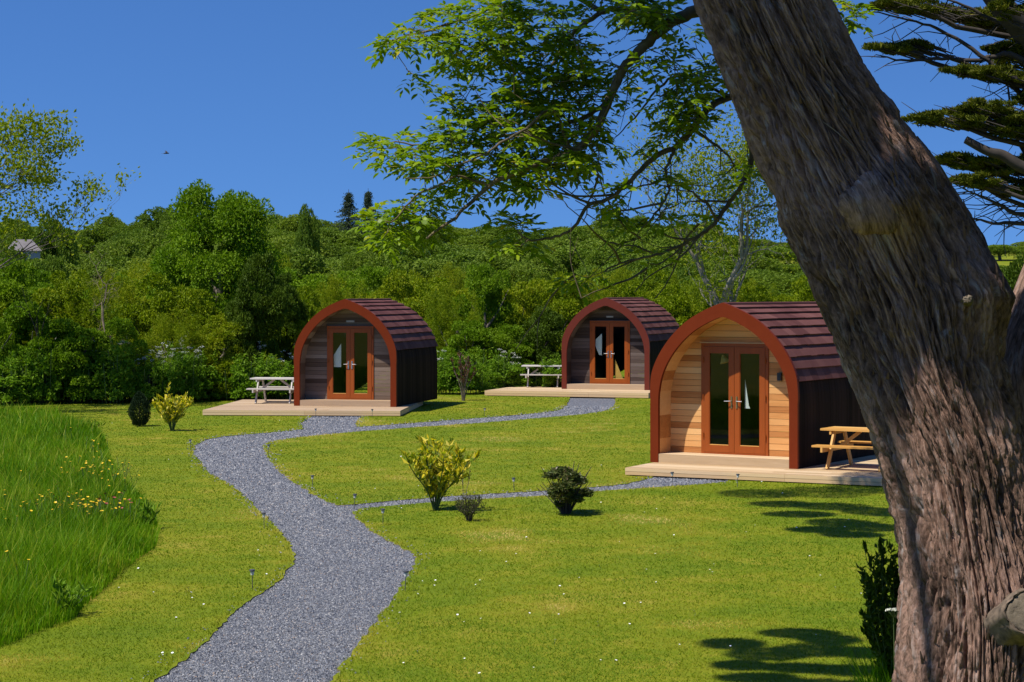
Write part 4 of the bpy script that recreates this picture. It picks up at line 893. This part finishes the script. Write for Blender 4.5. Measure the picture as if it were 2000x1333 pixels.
R0x=hw[:,None]-.005; R0y=np.interp(yy,[-900,0,600,950,1333,1500],[.34,.47,.56,.62,.74,.80])[:,None]
X=cx[:,None]+np.cos(PHI)*(R0x+disp); Y=TD+np.sin(PHI)*(R0y+disp)
def bump_at(px,py,rad,amp):
    global X,Y
    z=HC+(HY-py)/TS; x=(px-1000)/TS; d2=((X-x)**2+(ZZ-z)**2)/rad**2; f=np.exp(-d2)*(Y<TD)*amp; Y=Y-f
bump_at(1712,400,.20,.20); bump_at(1900,560,.22,.10); bump_at(1965,585,.13,.08); bump_at(1960,1150,.22,.10); bump_at(1745,215,.08,.03)
V=np.stack([X,Y,ZZ],-1).reshape(-1,3); i=np.arange(NR-1)[:,None]*NA; j=np.arange(NA)[None,:]; j2=(j+1)%NA
FQ=np.stack([i+j,i+NA+j,i+NA+j2,i+j2],-1).reshape(-1,4)
root=empty('leaning_cypress',(0,0,0)); root.location=(float(cx[-60]),TD,0.45); tag(root,'huge leaning cypress trunk with furrowed grey pink bark filling the right side','tree')
off_=np.array([float(cx[-60]),TD,0.45])
def build_uv(mb,name,mat,parent,uvv):
    o=mb.build(name,mat,parent,smooth=True); me=o.data; uvl=me.uv_layers.new(name='UVMap'); vi=np.zeros(len(me.loops),np.int32); me.loops.foreach_get('vertex_index',vi); uvl.data.foreach_set('uv',uvv[vi].astype(np.float32).ravel()); return o
mb=MB(); mb.add(V-off_,FQ); build_uv(mb,'trunk',M['trunk'],root,np.stack([U*3.6+.0*ZZ,ZZ],-1).reshape(-1,2))
# second stem rising behind at the right
P=catmull(np.array([at(2050,1250,13.5),at(2020,1000,13.5),at(2006,800,13.55),at(2005,690,13.6),at(2050,540,13.8),at(2140,330,14.1),at(2260,60,14.6)]),14); rad=np.interp(np.linspace(0,1,len(P)),[0,.3,.6,1],[.26,.20,.18,.14])
a=np.linspace(0,2*PI,90,endpoint=False); Nn=np.array([1,0,0.]); mbv=[];uvv=[]
for k,p in enumerate(P):
    dsp=.03*(1-np.abs(2*vnoise(np.cos(a)*7,np.sin(a)*7,np.full(90,p[2]*1.6),seed=61)-1))
    mbv.append(np.column_stack([p[0]+np.cos(a)*(rad[k]+dsp),p[1]+np.sin(a)*(rad[k]+dsp),np.full(90,p[2])])); uvv.append(np.column_stack([a/(2*PI)*1.4,np.full(90,p[2])]))
n=len(P); i=np.arange(n-1)[:,None]*90; j=np.arange(90)[None,:]; j2=(j+1)%90
mb=MB(); mb.add(np.concatenate(mbv)-off_,np.stack([i+j,i+90+j,i+90+j2,i+j2],-1).reshape(-1,4)); build_uv(mb,'side_stem',M['trunk'],root,np.concatenate(uvv))
def stub(px,py,D,rx,rz,dirv,ln,seed,dome=.05,name='branch_stub',face='sawn',bark=True):
    rng=np.random.default_rng(seed); c=at(px,py,D); d=unit(np.asarray(dirv,float)); s=unit(np.cross(d,[0,0,1.])); u=np.cross(s,d); n=40; a=np.linspace(0,2*PI,n,endpoint=False); k=1+(.13 if bark else .34)*np.array([vnoise(np.array([math.cos(q)*1.5]),np.array([math.sin(q)*1.5]),seed=seed)[0]-.5 for q in a])*2
    mb=MB(); rings=[]
    if bark:
        R_=[c+d*t+(np.cos(a)*k*rx*sc)[:,None]*s+(np.sin(a)*k*rz*sc)[:,None]*u+rng.normal(0,.006,(n,3)) for t,sc in ((-ln,1.3),(-ln*.6,1.15),(-.05,1.12),(0.0,1.12),(.008,1.07),(.002,1.0),(-.02,.9))]
        i=np.arange(6)[:,None]*n; j=np.arange(n)[None,:]; j2=(j+1)%n; mb.add(np.concatenate(R_)-off_,np.stack([i+j,i+j2,i+n+j2,i+n+j],-1).reshape(-1,4)); mb.build('bark_collar',M['knobbark'],root,smooth=True); mb=MB()
    for t,sc in ((-ln,1.25 if not bark else 1.0),(-ln*.4,1.08 if not bark else 1.0),(-.012,1.0),(0,.95),(dome*.38,.84),(dome*.65,.68),(dome*.88,.42),(dome,.12)): rings.append(c+d*t+(np.cos(a)*k*rx*sc)[:,None]*s+(np.sin(a)*k*rz*sc)[:,None]*u+(rng.normal(0,.003,(n,3))+(d*(.03*(vnoise(np.cos(a)*3.2*sc,np.sin(a)*3.2*sc,seed=seed+1)-.5)*(dome>.03))[:,None]))*sc)
    V=np.concatenate(rings); m=len(rings); i=np.arange(m-1)[:,None]*n; j=np.arange(n)[None,:]; j2=(j+1)%n
    mb.add(V-off_,np.stack([i+j,i+j2,i+n+j2,i+n+j],-1).reshape(-1,4)); mb.add(V[-n:]-off_,[[0,q,q+1] for q in range(1,n-1)]); 
    if face=='trunk': VV=np.concatenate(mb.V)+off_; build_uv(mb,name,M['trunk'],root,np.column_stack([VV[:,0]*1.2+VV[:,2]*.5,VV[:,2]*1.3]))
    else: mb.build(name,M[face],root,smooth=True)
stub(1708,392,12.38,.155,.175,(-.15,-1,.05),.25,71,.075,face='trunk',bark=False)
stub(2012,1195,12.10,.135,.13,(.10,-1,.35),.3,72,.006)
stub(1890,585,12.33,.026,.026,(-.2,-1,.1),.12,73,.006,bark=False)
rng=np.random.default_rng(88); mb=MB()
def trunk_front(px,py):
    z=HC+(HY-py)/TS; x=(px-1000)/TS; k=int(np.argmin(np.abs(zz-z))); row=np.where(Y[k]<TD)[0]; m=row[np.argmin(np.abs(X[k,row]-x))]; return np.array([X[k,m],Y[k,m],ZZ[k,m]])
for (pl,rr) in [([(1765,235),(1785,290),(1798,340),(1808,385),(1808,430)],.006),([(1800,270),(1835,330),(1870,400),(1890,440)],.005),([(1690,255),(1720,300),(1760,318)],.004),([(1925,540),(1945,575),(1958,600)],.005),([(1560,40),(1580,90),(1590,140)],.003),([(1640,300),(1600,260),(1570,240)],.003),([(1965,770),(1985,850),(1992,930)],.012),([(1500,300),(1530,280),(1560,310)],.003)]:
    P=np.array([trunk_front(*q)+np.array([0,-.012,0]) for q in pl]); mb.tube(catmull(P,6)-off_,rr,5)
mb.build('dry_vine',M['deadwood'],root)
mb=MB()
for k in range(620):
    py=rng.uniform(-20,1333); xl=np.interp(py,ey,eL)+15; xr=min(np.interp(py,fy,fR),2010)-15; px=rng.uniform(xl,xr); p=trunk_front(px,py); L=rng.uniform(.03,.13); wv=rng.uniform(.003,.009); dx=-.5+.5*np.clip(py/1000,0,1); d=unit(np.array([dx*.9+rng.normal(0,.12),0,1.])); e=p+d*L+np.array([0,-rng.uniform(.012,.04),0]); s=np.array([wv,0,0]); m_=(p+e)/2+np.array([0,-.004,0]); p=p+np.array([0,.004,0])
    mb.add(np.array([p-s,p+s,m_+s,m_-s,e+s*.3,e-s*.3])-off_,[[0,1,2,3],[3,2,4,5]])
mb.build('loose_bark',M['trunk'],root)['kind']='stuff'
# boughs out of view: flat sprays placed to shade lawn, trunk and ash
def spray_pad(mb,rng,c,rx,ry,rz,n,size=.06,up=.35):
    v=unit(rng.normal(0,1,(n,3)))*rng.uniform(0,1,(n,1))**.33; C=c+v*np.array([rx,ry,rz]); C[:,2]+=rz*.8*(vnoise(C[:,0]*4,C[:,1]*4,seed=9)-.5)
    leaves(mb,rng,C,unit(v*np.array([1,1,.3])+np.array([0,0,up])),size,.5,.45)
SP=[(1480,965,75,7,9.3),(1600,962,90,9,9.3),(1690,955,70,8,9.3),(1560,1005,65,5,9.3),(1640,1022,60,7,9.3),(1700,1030,60,7,9.3),(1600,1035,60,5,9.3),(1530,985,60,5,9.3),(1625,990,70,6,9.3),(1710,1000,60,7,9.3),(1665,1045,55,5,9.3),(1720,945,60,7,9.3),
    (1430,1258,60,10,9.0),(1560,1238,75,9,9.0),(1620,1250,60,9,9.0),(1500,1278,80,11,9.0),(1600,1270,90,12,9.0),(1680,1275,60,10,9.0),(1450,1300,60,9,9.0),(1560,1305,80,9,9.0),(1650,1310,80,10,9.0),(1480,1325,80,9,9.0),(1600,1340,100,12,9.0),(1690,1345,60,12,9.0),(1520,1365,90,12,9.0)]
mb=MB(); rng=np.random.default_rng(91); ends=[]
FARP=[]
for (px,py,rx,ry,h) in SP:
    if py<1100: FARP.append((px,py,rx,ry,h)); continue
    g=gp(px,py); c=np.array([g[0]-LSH[0]*h,g[1]-LSH[1]*h,h]); s=F/g[1]; dy=F*HC/(py-ry-HY)-F*HC/(py+ry-HY)
    spray_pad(mb,rng,c,rx/s*1.1,dy/2*1.2,.14,1900,.07); ends.append(c)
dkx=np.array([0,150,300,380,440,520,600,700,760,850,905,940]); dkr=np.array([1665,1640,1690,1760,1860,1880,1745,1755,1760,1700,1690,1640])
TP=[]
for py in range(-60,945,46):
    for px in range(int(np.interp(py,ey,eL)),int(np.interp(py,dkx,dkr)),46):
        if rng.uniform()>.07: TP.append((px+rng.normal(0,8),py+rng.normal(0,8)))
for py in range(390,560,46):
    for px in range(1780,1950,46): TP.append((px,py))
for py in (660,700,740): TP.append((1860,py))
for i,(px,py) in enumerate(TP+[(x_,y_) for y_ in range(470,830,40) for x_ in (1955,1975,1990,2005,2020,2040)]):
    p=trunk_front(px,py) if px<1950 else at(px,py,13.3+.25*rng.uniform()); h=9.2+1.6*rng.uniform(0,1); k=h-p[2]; c=np.array([p[0]-LSH[0]*k,p[1]-LSH[1]*k,h]); spray_pad(mb,rng,c,.15,.08,.07,230,.07)
    if i%4==0: ends.append(c)
for i in range(85):
    p=at(rng.uniform(1060,1430),rng.uniform(-30,330),13.9+rng.normal(0,.3)); h=9.4+1.2*rng.uniform(0,1); k=h-p[2]; c=np.array([p[0]-LSH[0]*k,p[1]-LSH[1]*k,h]); spray_pad(mb,rng,c,.15,.12,.08,160,.08)
    if i%5==0: ends.append(c)
for k in range(34):
    c=np.array([rng.uniform(-7,7),rng.uniform(-5,7.8),rng.uniform(8.2,10.5)]); spray_pad(mb,rng,c,1.3,1.1,.3,800,.19); ends.append(c)  # added unseen canopy over the camera, blocks sky light on the trunk
for k in range(46):
    c=np.array([rng.uniform(5.2,9.5),rng.uniform(2.5,12.5),rng.uniform(2.8,10)]); spray_pad(mb,rng,c,1.3,1.1,.5,700,.20); ends.append(c)  # added unseen foliage wall at the right, cuts sky light on the trunk
E=np.array(ends); mb.V=[v-off_ for v in mb.V]; mb.build('crown_and_shade_foliage',M['cypress'],root)
mb=MB(); top=np.array([cx[0],TD,zz[0]]); nodes=[np.array([cx[k],TD,zz[k]]) for k in range(0,200,20)]
mb.tube(np.array([top,top+np.array([-.5,.1,1.0]),top+np.array([-.9,.4,2.6])])-off_,[.32,.24,.12],10)
for k in np.argsort(np.linalg.norm(E-top,axis=1)):
    e=E[k]-np.array([0,0,.08]); Nd=np.array(nodes); q=Nd[np.argmin(np.linalg.norm(Nd-e,axis=1)+np.linalg.norm(Nd-top,axis=1)*.35)]; m1=q*.65+e*.35+np.array([0,0,.12]); m2=q*.3+e*.7+np.array([0,0,.05]); L=np.linalg.norm(e-q)
    r0_=.02+.012*min(L,4); mb.tube(catmull(np.array([q,m1,m2,e]),4)-off_,np.linspace(r0_,.01,13),6); nodes+= [m1,m2,e]
mb.build('bough',M['darkbark'],root)  # limbs also reach the added shade foliage

# ------------------------------------------------------------------ the ash behind the trunk
rng=np.random.default_rng(19); AD=14.0
root=empty('ash_tree',tuple(at(1860,1250,14.6))); tag(root,'leafy ash with drooping fresh green sprays hanging across the sky from behind the trunk','tree'); oA=at(1860,1250,14.6)
BR=[([(1860,1250,14.6),(1810,800,14.3),(1745,520,14.15),(1660,250,14.1),(1560,40,14.0),(1500,-90,13.9)],.11,.07),
 ([(1560,40,14.05),(1470,8,14.0),(1360,24,13.9),(1320,40,13.85),(1285,63,13.8),(1262,86,13.8),(1235,115,13.75),(1208,150,13.7),(1190,195,13.65),(1172,240,13.6),(1148,272,13.6),(1115,300,13.6),(1060,318,13.55),(1000,340,13.5),(955,364,13.5),(918,398,13.45),(880,432,13.4),(830,468,13.4)],.048,.008),
 ([(1285,63,13.8),(1230,18,13.9),(1180,24,14.0),(1143,45,14.1),(1118,68,14.2),(1085,117,14.3),(1050,160,14.4),(1000,190,14.5),(940,200,14.5)],.022,.006),
 ([(1180,24,14.0),(1100,-15,14.2),(1020,-20,14.3),(940,25,14.3),(870,50,14.2),(800,70,14.2),(740,85,14.2)],.02,.005),
 ([(1190,195,13.65),(1140,230,14.0),(1080,250,14.2),(1000,265,14.3),(930,275,14.3),(860,290,14.2),(790,280,14.2),(705,278,14.2)],.018,.004),
 ([(1660,250,14.1),(1520,160,14.2),(1425,190,14.1),(1380,216,14.0),(1345,262,13.9),(1318,287,13.9),(1290,300,13.85),(1250,332,13.8),(1220,366,13.8),(1182,392,13.8),(1150,400,13.75),(1120,446,13.7),(1085,462,13.7),(1040,470,13.6),(1010,455,13.6)],.03,.006),
 ([(1745,520,14.15),(1600,330,14.3),(1480,275,14.2),(1467,320,14.15),(1450,358,14.1),(1425,395,14.1),(1402,430,14.05),(1372,456,14.0),(1340,474,14.0),(1305,490,13.95),(1265,502,13.9),(1220,512,13.9),(1182,528,13.9)],.024,.006),
 ([(1402,430,14.05),(1380,400,13.9),(1345,372,13.8),(1315,352,13.8)],.012,.004),
 ([(1318,287,13.9),(1308,315,13.8),(1300,335,13.8),(1306,372,13.8),(1290,402,13.75),(1272,430,13.7)],.012,.006),
 ([(1372,456,14.0),(1330,500,13.9),(1270,540,13.8),(1240,570,13.7)],.008,.003),
 ([(1349,250,13.9),(1395,282,13.9),(1422,305,13.9),(1440,340,14.0)],.012,.005),
 ([(1115,300,13.6),(1080,215,13.4),(1030,250,13.2),(985,275,13.2),(950,300,13.1),(900,320,13.1),(850,345,13.1),(790,350,13.1)],.012,.004),
 ([(955,364,13.5),(900,345,13.4),(860,360,13.3),(810,385,13.3),(770,430,13.3),(735,432,13.3)],.010,.004),
 ([(1425,190,14.1),(1330,150,14.2),(1280,180,14.3),(1240,230,14.4),(1200,270,14.4)],.012,.004)]
ms=MB(); nodes=[]
for pl,ra,rb in BR:
    P=catmull(np.array([at(*q) for q in pl]),5); P+=rng.normal(0,.004,P.shape); ms.tube(P-oA,np.linspace(ra,rb,len(P)),8 if ra>.03 else 6)
    if len(nodes)==0 and ra>.1: nodes=[p for p in P[-3:]]
    else: nodes+=[p for p in P[3:]]
CL=[(775,88,28,16,9),(850,55,50,35,20),(925,95,60,40,26),(960,30,80,30,28),(1050,50,80,40,30),(1010,140,80,45,34),(1120,110,60,50,22),(1090,195,80,50,40),(1180,170,50,60,18),(1010,225,70,40,34),(930,255,55,35,24),(865,300,50,30,22),(745,278,34,14,10),(805,310,40,22,14),(1120,270,70,40,34),(1050,300,60,35,26),(960,330,60,30,20),(880,355,50,26,14),(830,405,42,18,12),(772,432,42,16,12),(860,430,28,14,5),(1012,462,22,26,13),(1000,430,22,14,6),(1335,190,45,45,26),(1385,165,25,40,16),(1300,120,45,30,12),(1270,20,50,20,14),(1350,60,20,14,3),(1195,385,25,16,8),(1240,440,25,14,6),(1142,540,26,14,6),(1110,330,60,20,12),(1310,260,30,20,6),(1270,30,40,16,8),(1300,350,18,16,4),(1290,410,14,18,4),(1010,350,60,18,12),(1640,20,22,18,8),(1665,40,12,12,3),(1330,440,30,16,3),(900,210,40,30,8),(820,150,30,14,4),(1190,5,40,22,14),(1260,10,40,20,12),(760,455,30,12,5),(800,440,50,16,9),(735,425,20,12,5),(1400,120,16,20,4),(1360,230,30,20,6),(1445,335,14,16,3),(1405,400,18,16,2),(1290,500,24,12,2),(1228,500,22,12,2)]
tips=[]
for (x_,y_,rx,ry,n) in CL:
    for _ in range(int(n*.96)):
        a=rng.uniform(0,2*PI); q=math.sqrt(rng.uniform(0,1))*1.15; D=13.85+rng.normal(0,.32); D=max(D,14.15) if x_>1500 else D; tips.append(at(x_+math.cos(a)*rx*q,y_+math.sin(a)*ry*q,D))
tips=np.array(tips); Nd=np.array(nodes); order=np.argsort([np.min(np.linalg.norm(Nd-t,axis=1)) for t in tips])
compound=[]
for k in order:
    e=tips[k]; Nd=np.array(nodes); dv=np.linalg.norm(Nd-e,axis=1); q=Nd[np.argmin(dv)]; L=dv.min(); m=(q+e)/2+rng.normal(0,.05*L,3)+np.array([0,0,-.03*L]); m2=q*.25+e*.75+np.array([0,0,.02*L])
    if L>.01: ms.tube(catmull(np.array([q,m,m2,e]),3)-oA,np.linspace(.0022+.004*min(L,.6),.0018,10),4,cap=False)
    nodes+=[m,m2]; d0=unit(e-q)
    for c in range(rng.integers(3,6)):
        a=rng.uniform(0,2*PI); d=unit(d0*.6+np.array([math.cos(a),math.sin(a),rng.uniform(-.4,.5)])); compound.append((e,d,rng.uniform(.09,.15)))
BP=[p for p in nodes if p[0]>at(1120,0,14)[0]]; LB=[p for p in BP if p[2]<at(0,300,14)[2]]
for k in range(17):
    p=LB[rng.integers(len(LB))]; d=unit(np.array([rng.normal(-.8,.4),rng.normal(0,.4),rng.normal(-.15,.5)])); L=rng.uniform(.3,.8); Q=[p]
    for j in range(5): d=unit(d+rng.normal(0,.22,3)); Q.append(Q[-1]+d*L/5)
    ms.tube(catmull(np.array(Q),3)-oA,np.linspace(.009,.003,16),5,cap=False); BP+=Q[1:]
for k in range(120):
    p=BP[rng.integers(len(BP))]; d=unit(np.array([rng.normal(-.5,.6),rng.normal(0,.5),rng.normal(-.1,.6)])); L=rng.uniform(.12,.42); q1=p+d*L*.5+rng.normal(0,.03,3); q2=p+d*L+np.array([0,0,rng.normal(0,.06)]); ms.tube(catmull(np.array([p,q1,q2]),4)-oA,np.linspace(.0045,.0015,9),4,cap=False)
    if rng.uniform()<.5: ms.tube(np.array([q1,q1+unit(d+rng.normal(0,.6,3))*L*.4])-oA,[.0025,.0012],4,cap=False)
ms.build('branches',M['mossbark'],root,smooth=True)
mf=MB(); Vs=[];Ts=[]; nl=0
LV=np.array([[0,0,0],[.33,.5,.05],[.33,-.5,.05],[.7,.38,.03],[.7,-.38,.03],[1,0,-.08]])
for (e,d,L) in compound:
    s=unit(np.cross(d,[0,0,1.])+1e-6); tb=np.clip(rng.normal(.5,.18),0,1)
    for t,sg in ((.35,1),(.38,-1),(.62,1),(.65,-1),(.86,1),(.88,-1),(1,0)):
        b=e+d*L*t+np.array([0,0,-.35*L*t*t]); ld=unit(d*(.55 if sg else 1)+s*sg*.85+np.array([0,0,-.28*t])+rng.normal(0,.16,3)); sd=unit(np.cross(ld,np.array([0,0,1.])+rng.normal(0,.35,3))); nn=np.cross(sd,ld); ll=rng.uniform(.050,.084)*(.75+.35*t); ww=ll*.40
        Vs.append(b+LV[:,:1]*ld*ll+LV[:,1:2]*sd*ww+LV[:,2:]*nn*ll); Ts.append(np.clip(tb+rng.normal(0,.1),0,1)); nl+=1
V=np.concatenate(Vs)-oA; q=np.arange(nl)[:,None]*6; Ts=np.array(Ts); s0=mf.n
mf.add(V,q+np.array([1,2,4,3]),Ts); mf.F[3]+= [q+np.array([0,2,1]),q+np.array([3,4,5])]; mf.T[3]+=[Ts,Ts]; mf.M[3]+=[np.zeros(nl,np.int32)]*2
mf.build('leaves',M['ash'],root)

# ------------------------------------------------------------------ cypress boughs reaching in from the right
rng=np.random.default_rng(29); CD=26.0; oC=np.array([9.2,CD+1,0.0])
root=empty('cypress_tree',tuple(oC)); tag(root,'flat layered cypress with dark olive sprays reaching in at the upper right','tree')
ms=MB(); mf=MB()
ms.tube(np.array([[9.2,27,-.1],[9.3,27,4],[9.0,27,7.5],[8.6,27,12]])-oC,[.55,.42,.34,.2],14)
ms.tube(catmull(np.array([at(2330,420,26.8),at(2120,180,26.4),at(2010,70,26),at(1940,-10,25.8),at(1870,-120,25.6)]),8)-oC,np.linspace(.22,.12,33),12)
PADS=[(1760,14,52,11),(1838,26,60,14),(1925,40,62,22),(1985,20,40,50),(1738,96,36,9),(1790,92,26,16),(1990,130,40,40),(1905,143,48,13),(1965,152,40,20),(1852,238,58,18),(1930,222,62,26),(1985,255,45,30),(1875,318,44,18),(1945,330,58,26),(1985,372,46,24),(1900,355,36,16),(2040,90,50,60),(2050,200,50,60),(2050,320,50,50),(1960,100,30,20)]
def twig(pts,r0_,r1_): P=catmull(np.array([at(*p) for p in pts]),5); P+=rng.normal(0,.008,P.shape); ms.tube(P-oC,np.linspace(r0_,r1_,len(P)),6); return P
for (x_,y_,rx,ry) in PADS:
    D=CD+rng.normal(0,.5); c=at(x_,y_,D); s=F/D; rxm,rzm=rx/s*1.12,ry/s
    nb=int(12+70*rxm); 
    for k in range(nb):
        u=rng.uniform(-1,1); yy_=rng.normal(0,.38)*rxm; cc=c+np.array([u*rxm*rng.uniform(.8,1.15),yy_,(1-u*u)*rzm*.95*rng.uniform(-.5,1)-u*rxm*.12]); rr=rxm*.14*rng.uniform(.45,1.35)+.03; n=int(90+380*rr); v=unit(rng.normal(0,1,(n,3)))*rng.uniform(0,1,(n,1))**.5
        C=cc+v*np.array([rr*1.5,rr*1.2,rr*.42]); tl=rng.uniform(-.2,.2); leaves(mf,rng,C-oC,unit(v*np.array([1,1,.4])+np.array([-.6,0,.45])),.075,.26,.55,np.clip(.5+tl+rng.normal(0,.17,n),0,1))
        st=np.array([cc[0]+rr,cc[1],cc[2]-rr*.3]); ms.tube(np.array([st+np.array([.25,0,-.08]),st,cc])-oC,[.009,.006,.003],4,cap=False)
    P=twig([(2180,y_+90+rng.normal(0,15),27),(x_+140,y_+45,D+.2),(x_+40,y_+ry*.9,D),(x_-rx*.8,y_+ry*.2,D)],.05,.008)
    for k in range(5):
        j=rng.integers(len(P)//3,len(P)-1); e=P[j]+np.array([rng.normal(-.22,.2),rng.normal(0,.3),rng.normal(.14,.14)]); ms.tube(np.array([P[j],(P[j]+e)/2+rng.normal(0,.03,3),e])-oC,[.008,.006,.003],4,cap=False)
for pl in ([(2100,300,26),(2010,200,26),(1930,120,26),(1850,66,26),(1790,44,26),(1700,22,26)],[(2100,130,26),(2000,70,26),(1900,20,26),(1820,-10,26)],[(2100,220,26),(1990,112,26),(1915,118,26),(1840,115,26),(1760,118,26),(1720,108,26)],
           [(2150,420,26),(2000,420,26),(1940,395,26),(1880,368,26)],[(2100,440,26),(2000,437,26),(1940,436,26),(1880,420,26)],[(2100,420,26),(1990,400,26),(1930,372,26),(1870,352,26)],[(2100,350,26),(2000,300,26),(1960,130,26)]):
    P=twig(pl,.045,.008)
    for k in range(16):
        j=rng.integers(3,len(P)-1); e=P[j]+np.array([rng.normal(-.25,.2),rng.normal(0,.3),rng.normal(-.02,.16)]); ms.tube(np.array([P[j],(P[j]+e)/2+rng.normal(0,.03,3),e])-oC,[.008,.006,.003],4,cap=False)
ms.tube(catmull(np.array([at(2110,370,25.3),at(2000,328,25.3),at(1960,304,25.3),at(1930,296,25.3),at(1886,273,25.3)]),6)-oC,np.linspace(.085,.05,25),9)
nodes=[np.array([8.8,27,9.2])]
for (px,py,rx,ry,h) in sorted(FARP,key=lambda q:-q[0]):
    h=9.3; g=gp(px,py); c=np.array([g[0]-LSH[0]*h,g[1]-LSH[1]*h,h]); s=F/g[1]; dy=F*HC/(py-ry-HY)-F*HC/(py+ry-HY); m0=len(mf.V)
    spray_pad(mf,rng,c,rx/s*1.15,dy/2*1.35,.14,2600,.08)
    for q in range(m0,len(mf.V)): mf.V[q]=mf.V[q]-oC
    Nd=np.array(nodes); q=Nd[np.argmin(np.linalg.norm(Nd-c,axis=1))]; P=catmull(np.array([q,q*.6+c*.4+np.array([0,.1,.2]),c]),6); ms.tube(P-oC,np.linspace(.06 if len(nodes)<3 else .025,.012,len(P)),6); nodes+=list(P[4::3])
ms.build('branches',M['darkbark'],root,smooth=True); mf.build('foliage',M['cypress'],root)

# ------------------------------------------------------------------ rough growth at the foot of the trunk
rng=np.random.default_rng(61)
def tuft(px,D,n,h,sp,label,seed,mat='meadow',name='grass_tuft'):
    rng=np.random.default_rng(seed); c=np.array([(px-1000)/F*D,D]); z=float(hgt(c[0],c[1])); root=empty(name,(c[0],c[1],z)); tag(root,label,'grass','tall tufts at the trunk foot')
    mb=MB(); P=rng.normal(0,sp,(n,2)); hh=h*rng.uniform(.5,1.1,n); blades(mb,rng,P,hh,np.full(n,.006),.22,np.clip(rng.normal(.4,.2,n),0,1)); mb.build('blades',M[mat],root)
tuft(1748,14.4,260,.75,.12,'dense tall grass tuft at the near left foot of the leaning trunk',1); tuft(1760,15.2,320,1.05,.12,'taller grass tuft against the left edge of the leaning trunk',2); tuft(1735,14.0,160,.55,.10,'lowest grass tuft at the bottom left of the leaning trunk',3)
g=at(1742,1333,14.3); weed_root=stems_shrub('nettle_clump','nettle clump in shade-dark leaf colour against the foot of the leaning trunk','nettle',(g[0]+.06,14.6,.40),1.3,.5,24,2200,.06,M['dark'],M['stem'],71,spread=.5,aspect=.42,thick=.006)  # dark leaf material stands in for the shade on the nettles
def one_umbel(px,py,D):
    p=at(px,py,D); zb=float(hgt(p[0],D)); root=empty('cow_parsley',(p[0],D,zb)); tag(root,'single white cow parsley head against the base of the leaning trunk','cow parsley'); H=p[2]-zb
    ms=MB(); mu=MB(); top=np.array([0,0,H-.06]); ms.tube([[.03,0,0],[.01,0,H*.5],top],[.006,.005,.003],5)
    for k in range(15):
        a=k*2.4; q=.055*math.sqrt((k+.5)/15); e=np.array([math.cos(a)*q,math.sin(a)*q,H-.2*q+rng.uniform(0,.006)]); ms.tube([top,e],.001,3,cap=False); c=e+rng.normal(0,.006,(26,3))*np.array([1,1,.35]); leaves(mu,rng,c,np.tile([0,-.3,1.],(26,1)),.008,.9,.7)
    ms.build('stem',M['stem'],root); mu.build('flower_head',M['umbel'],root)
one_umbel(1745,1190,13.9)
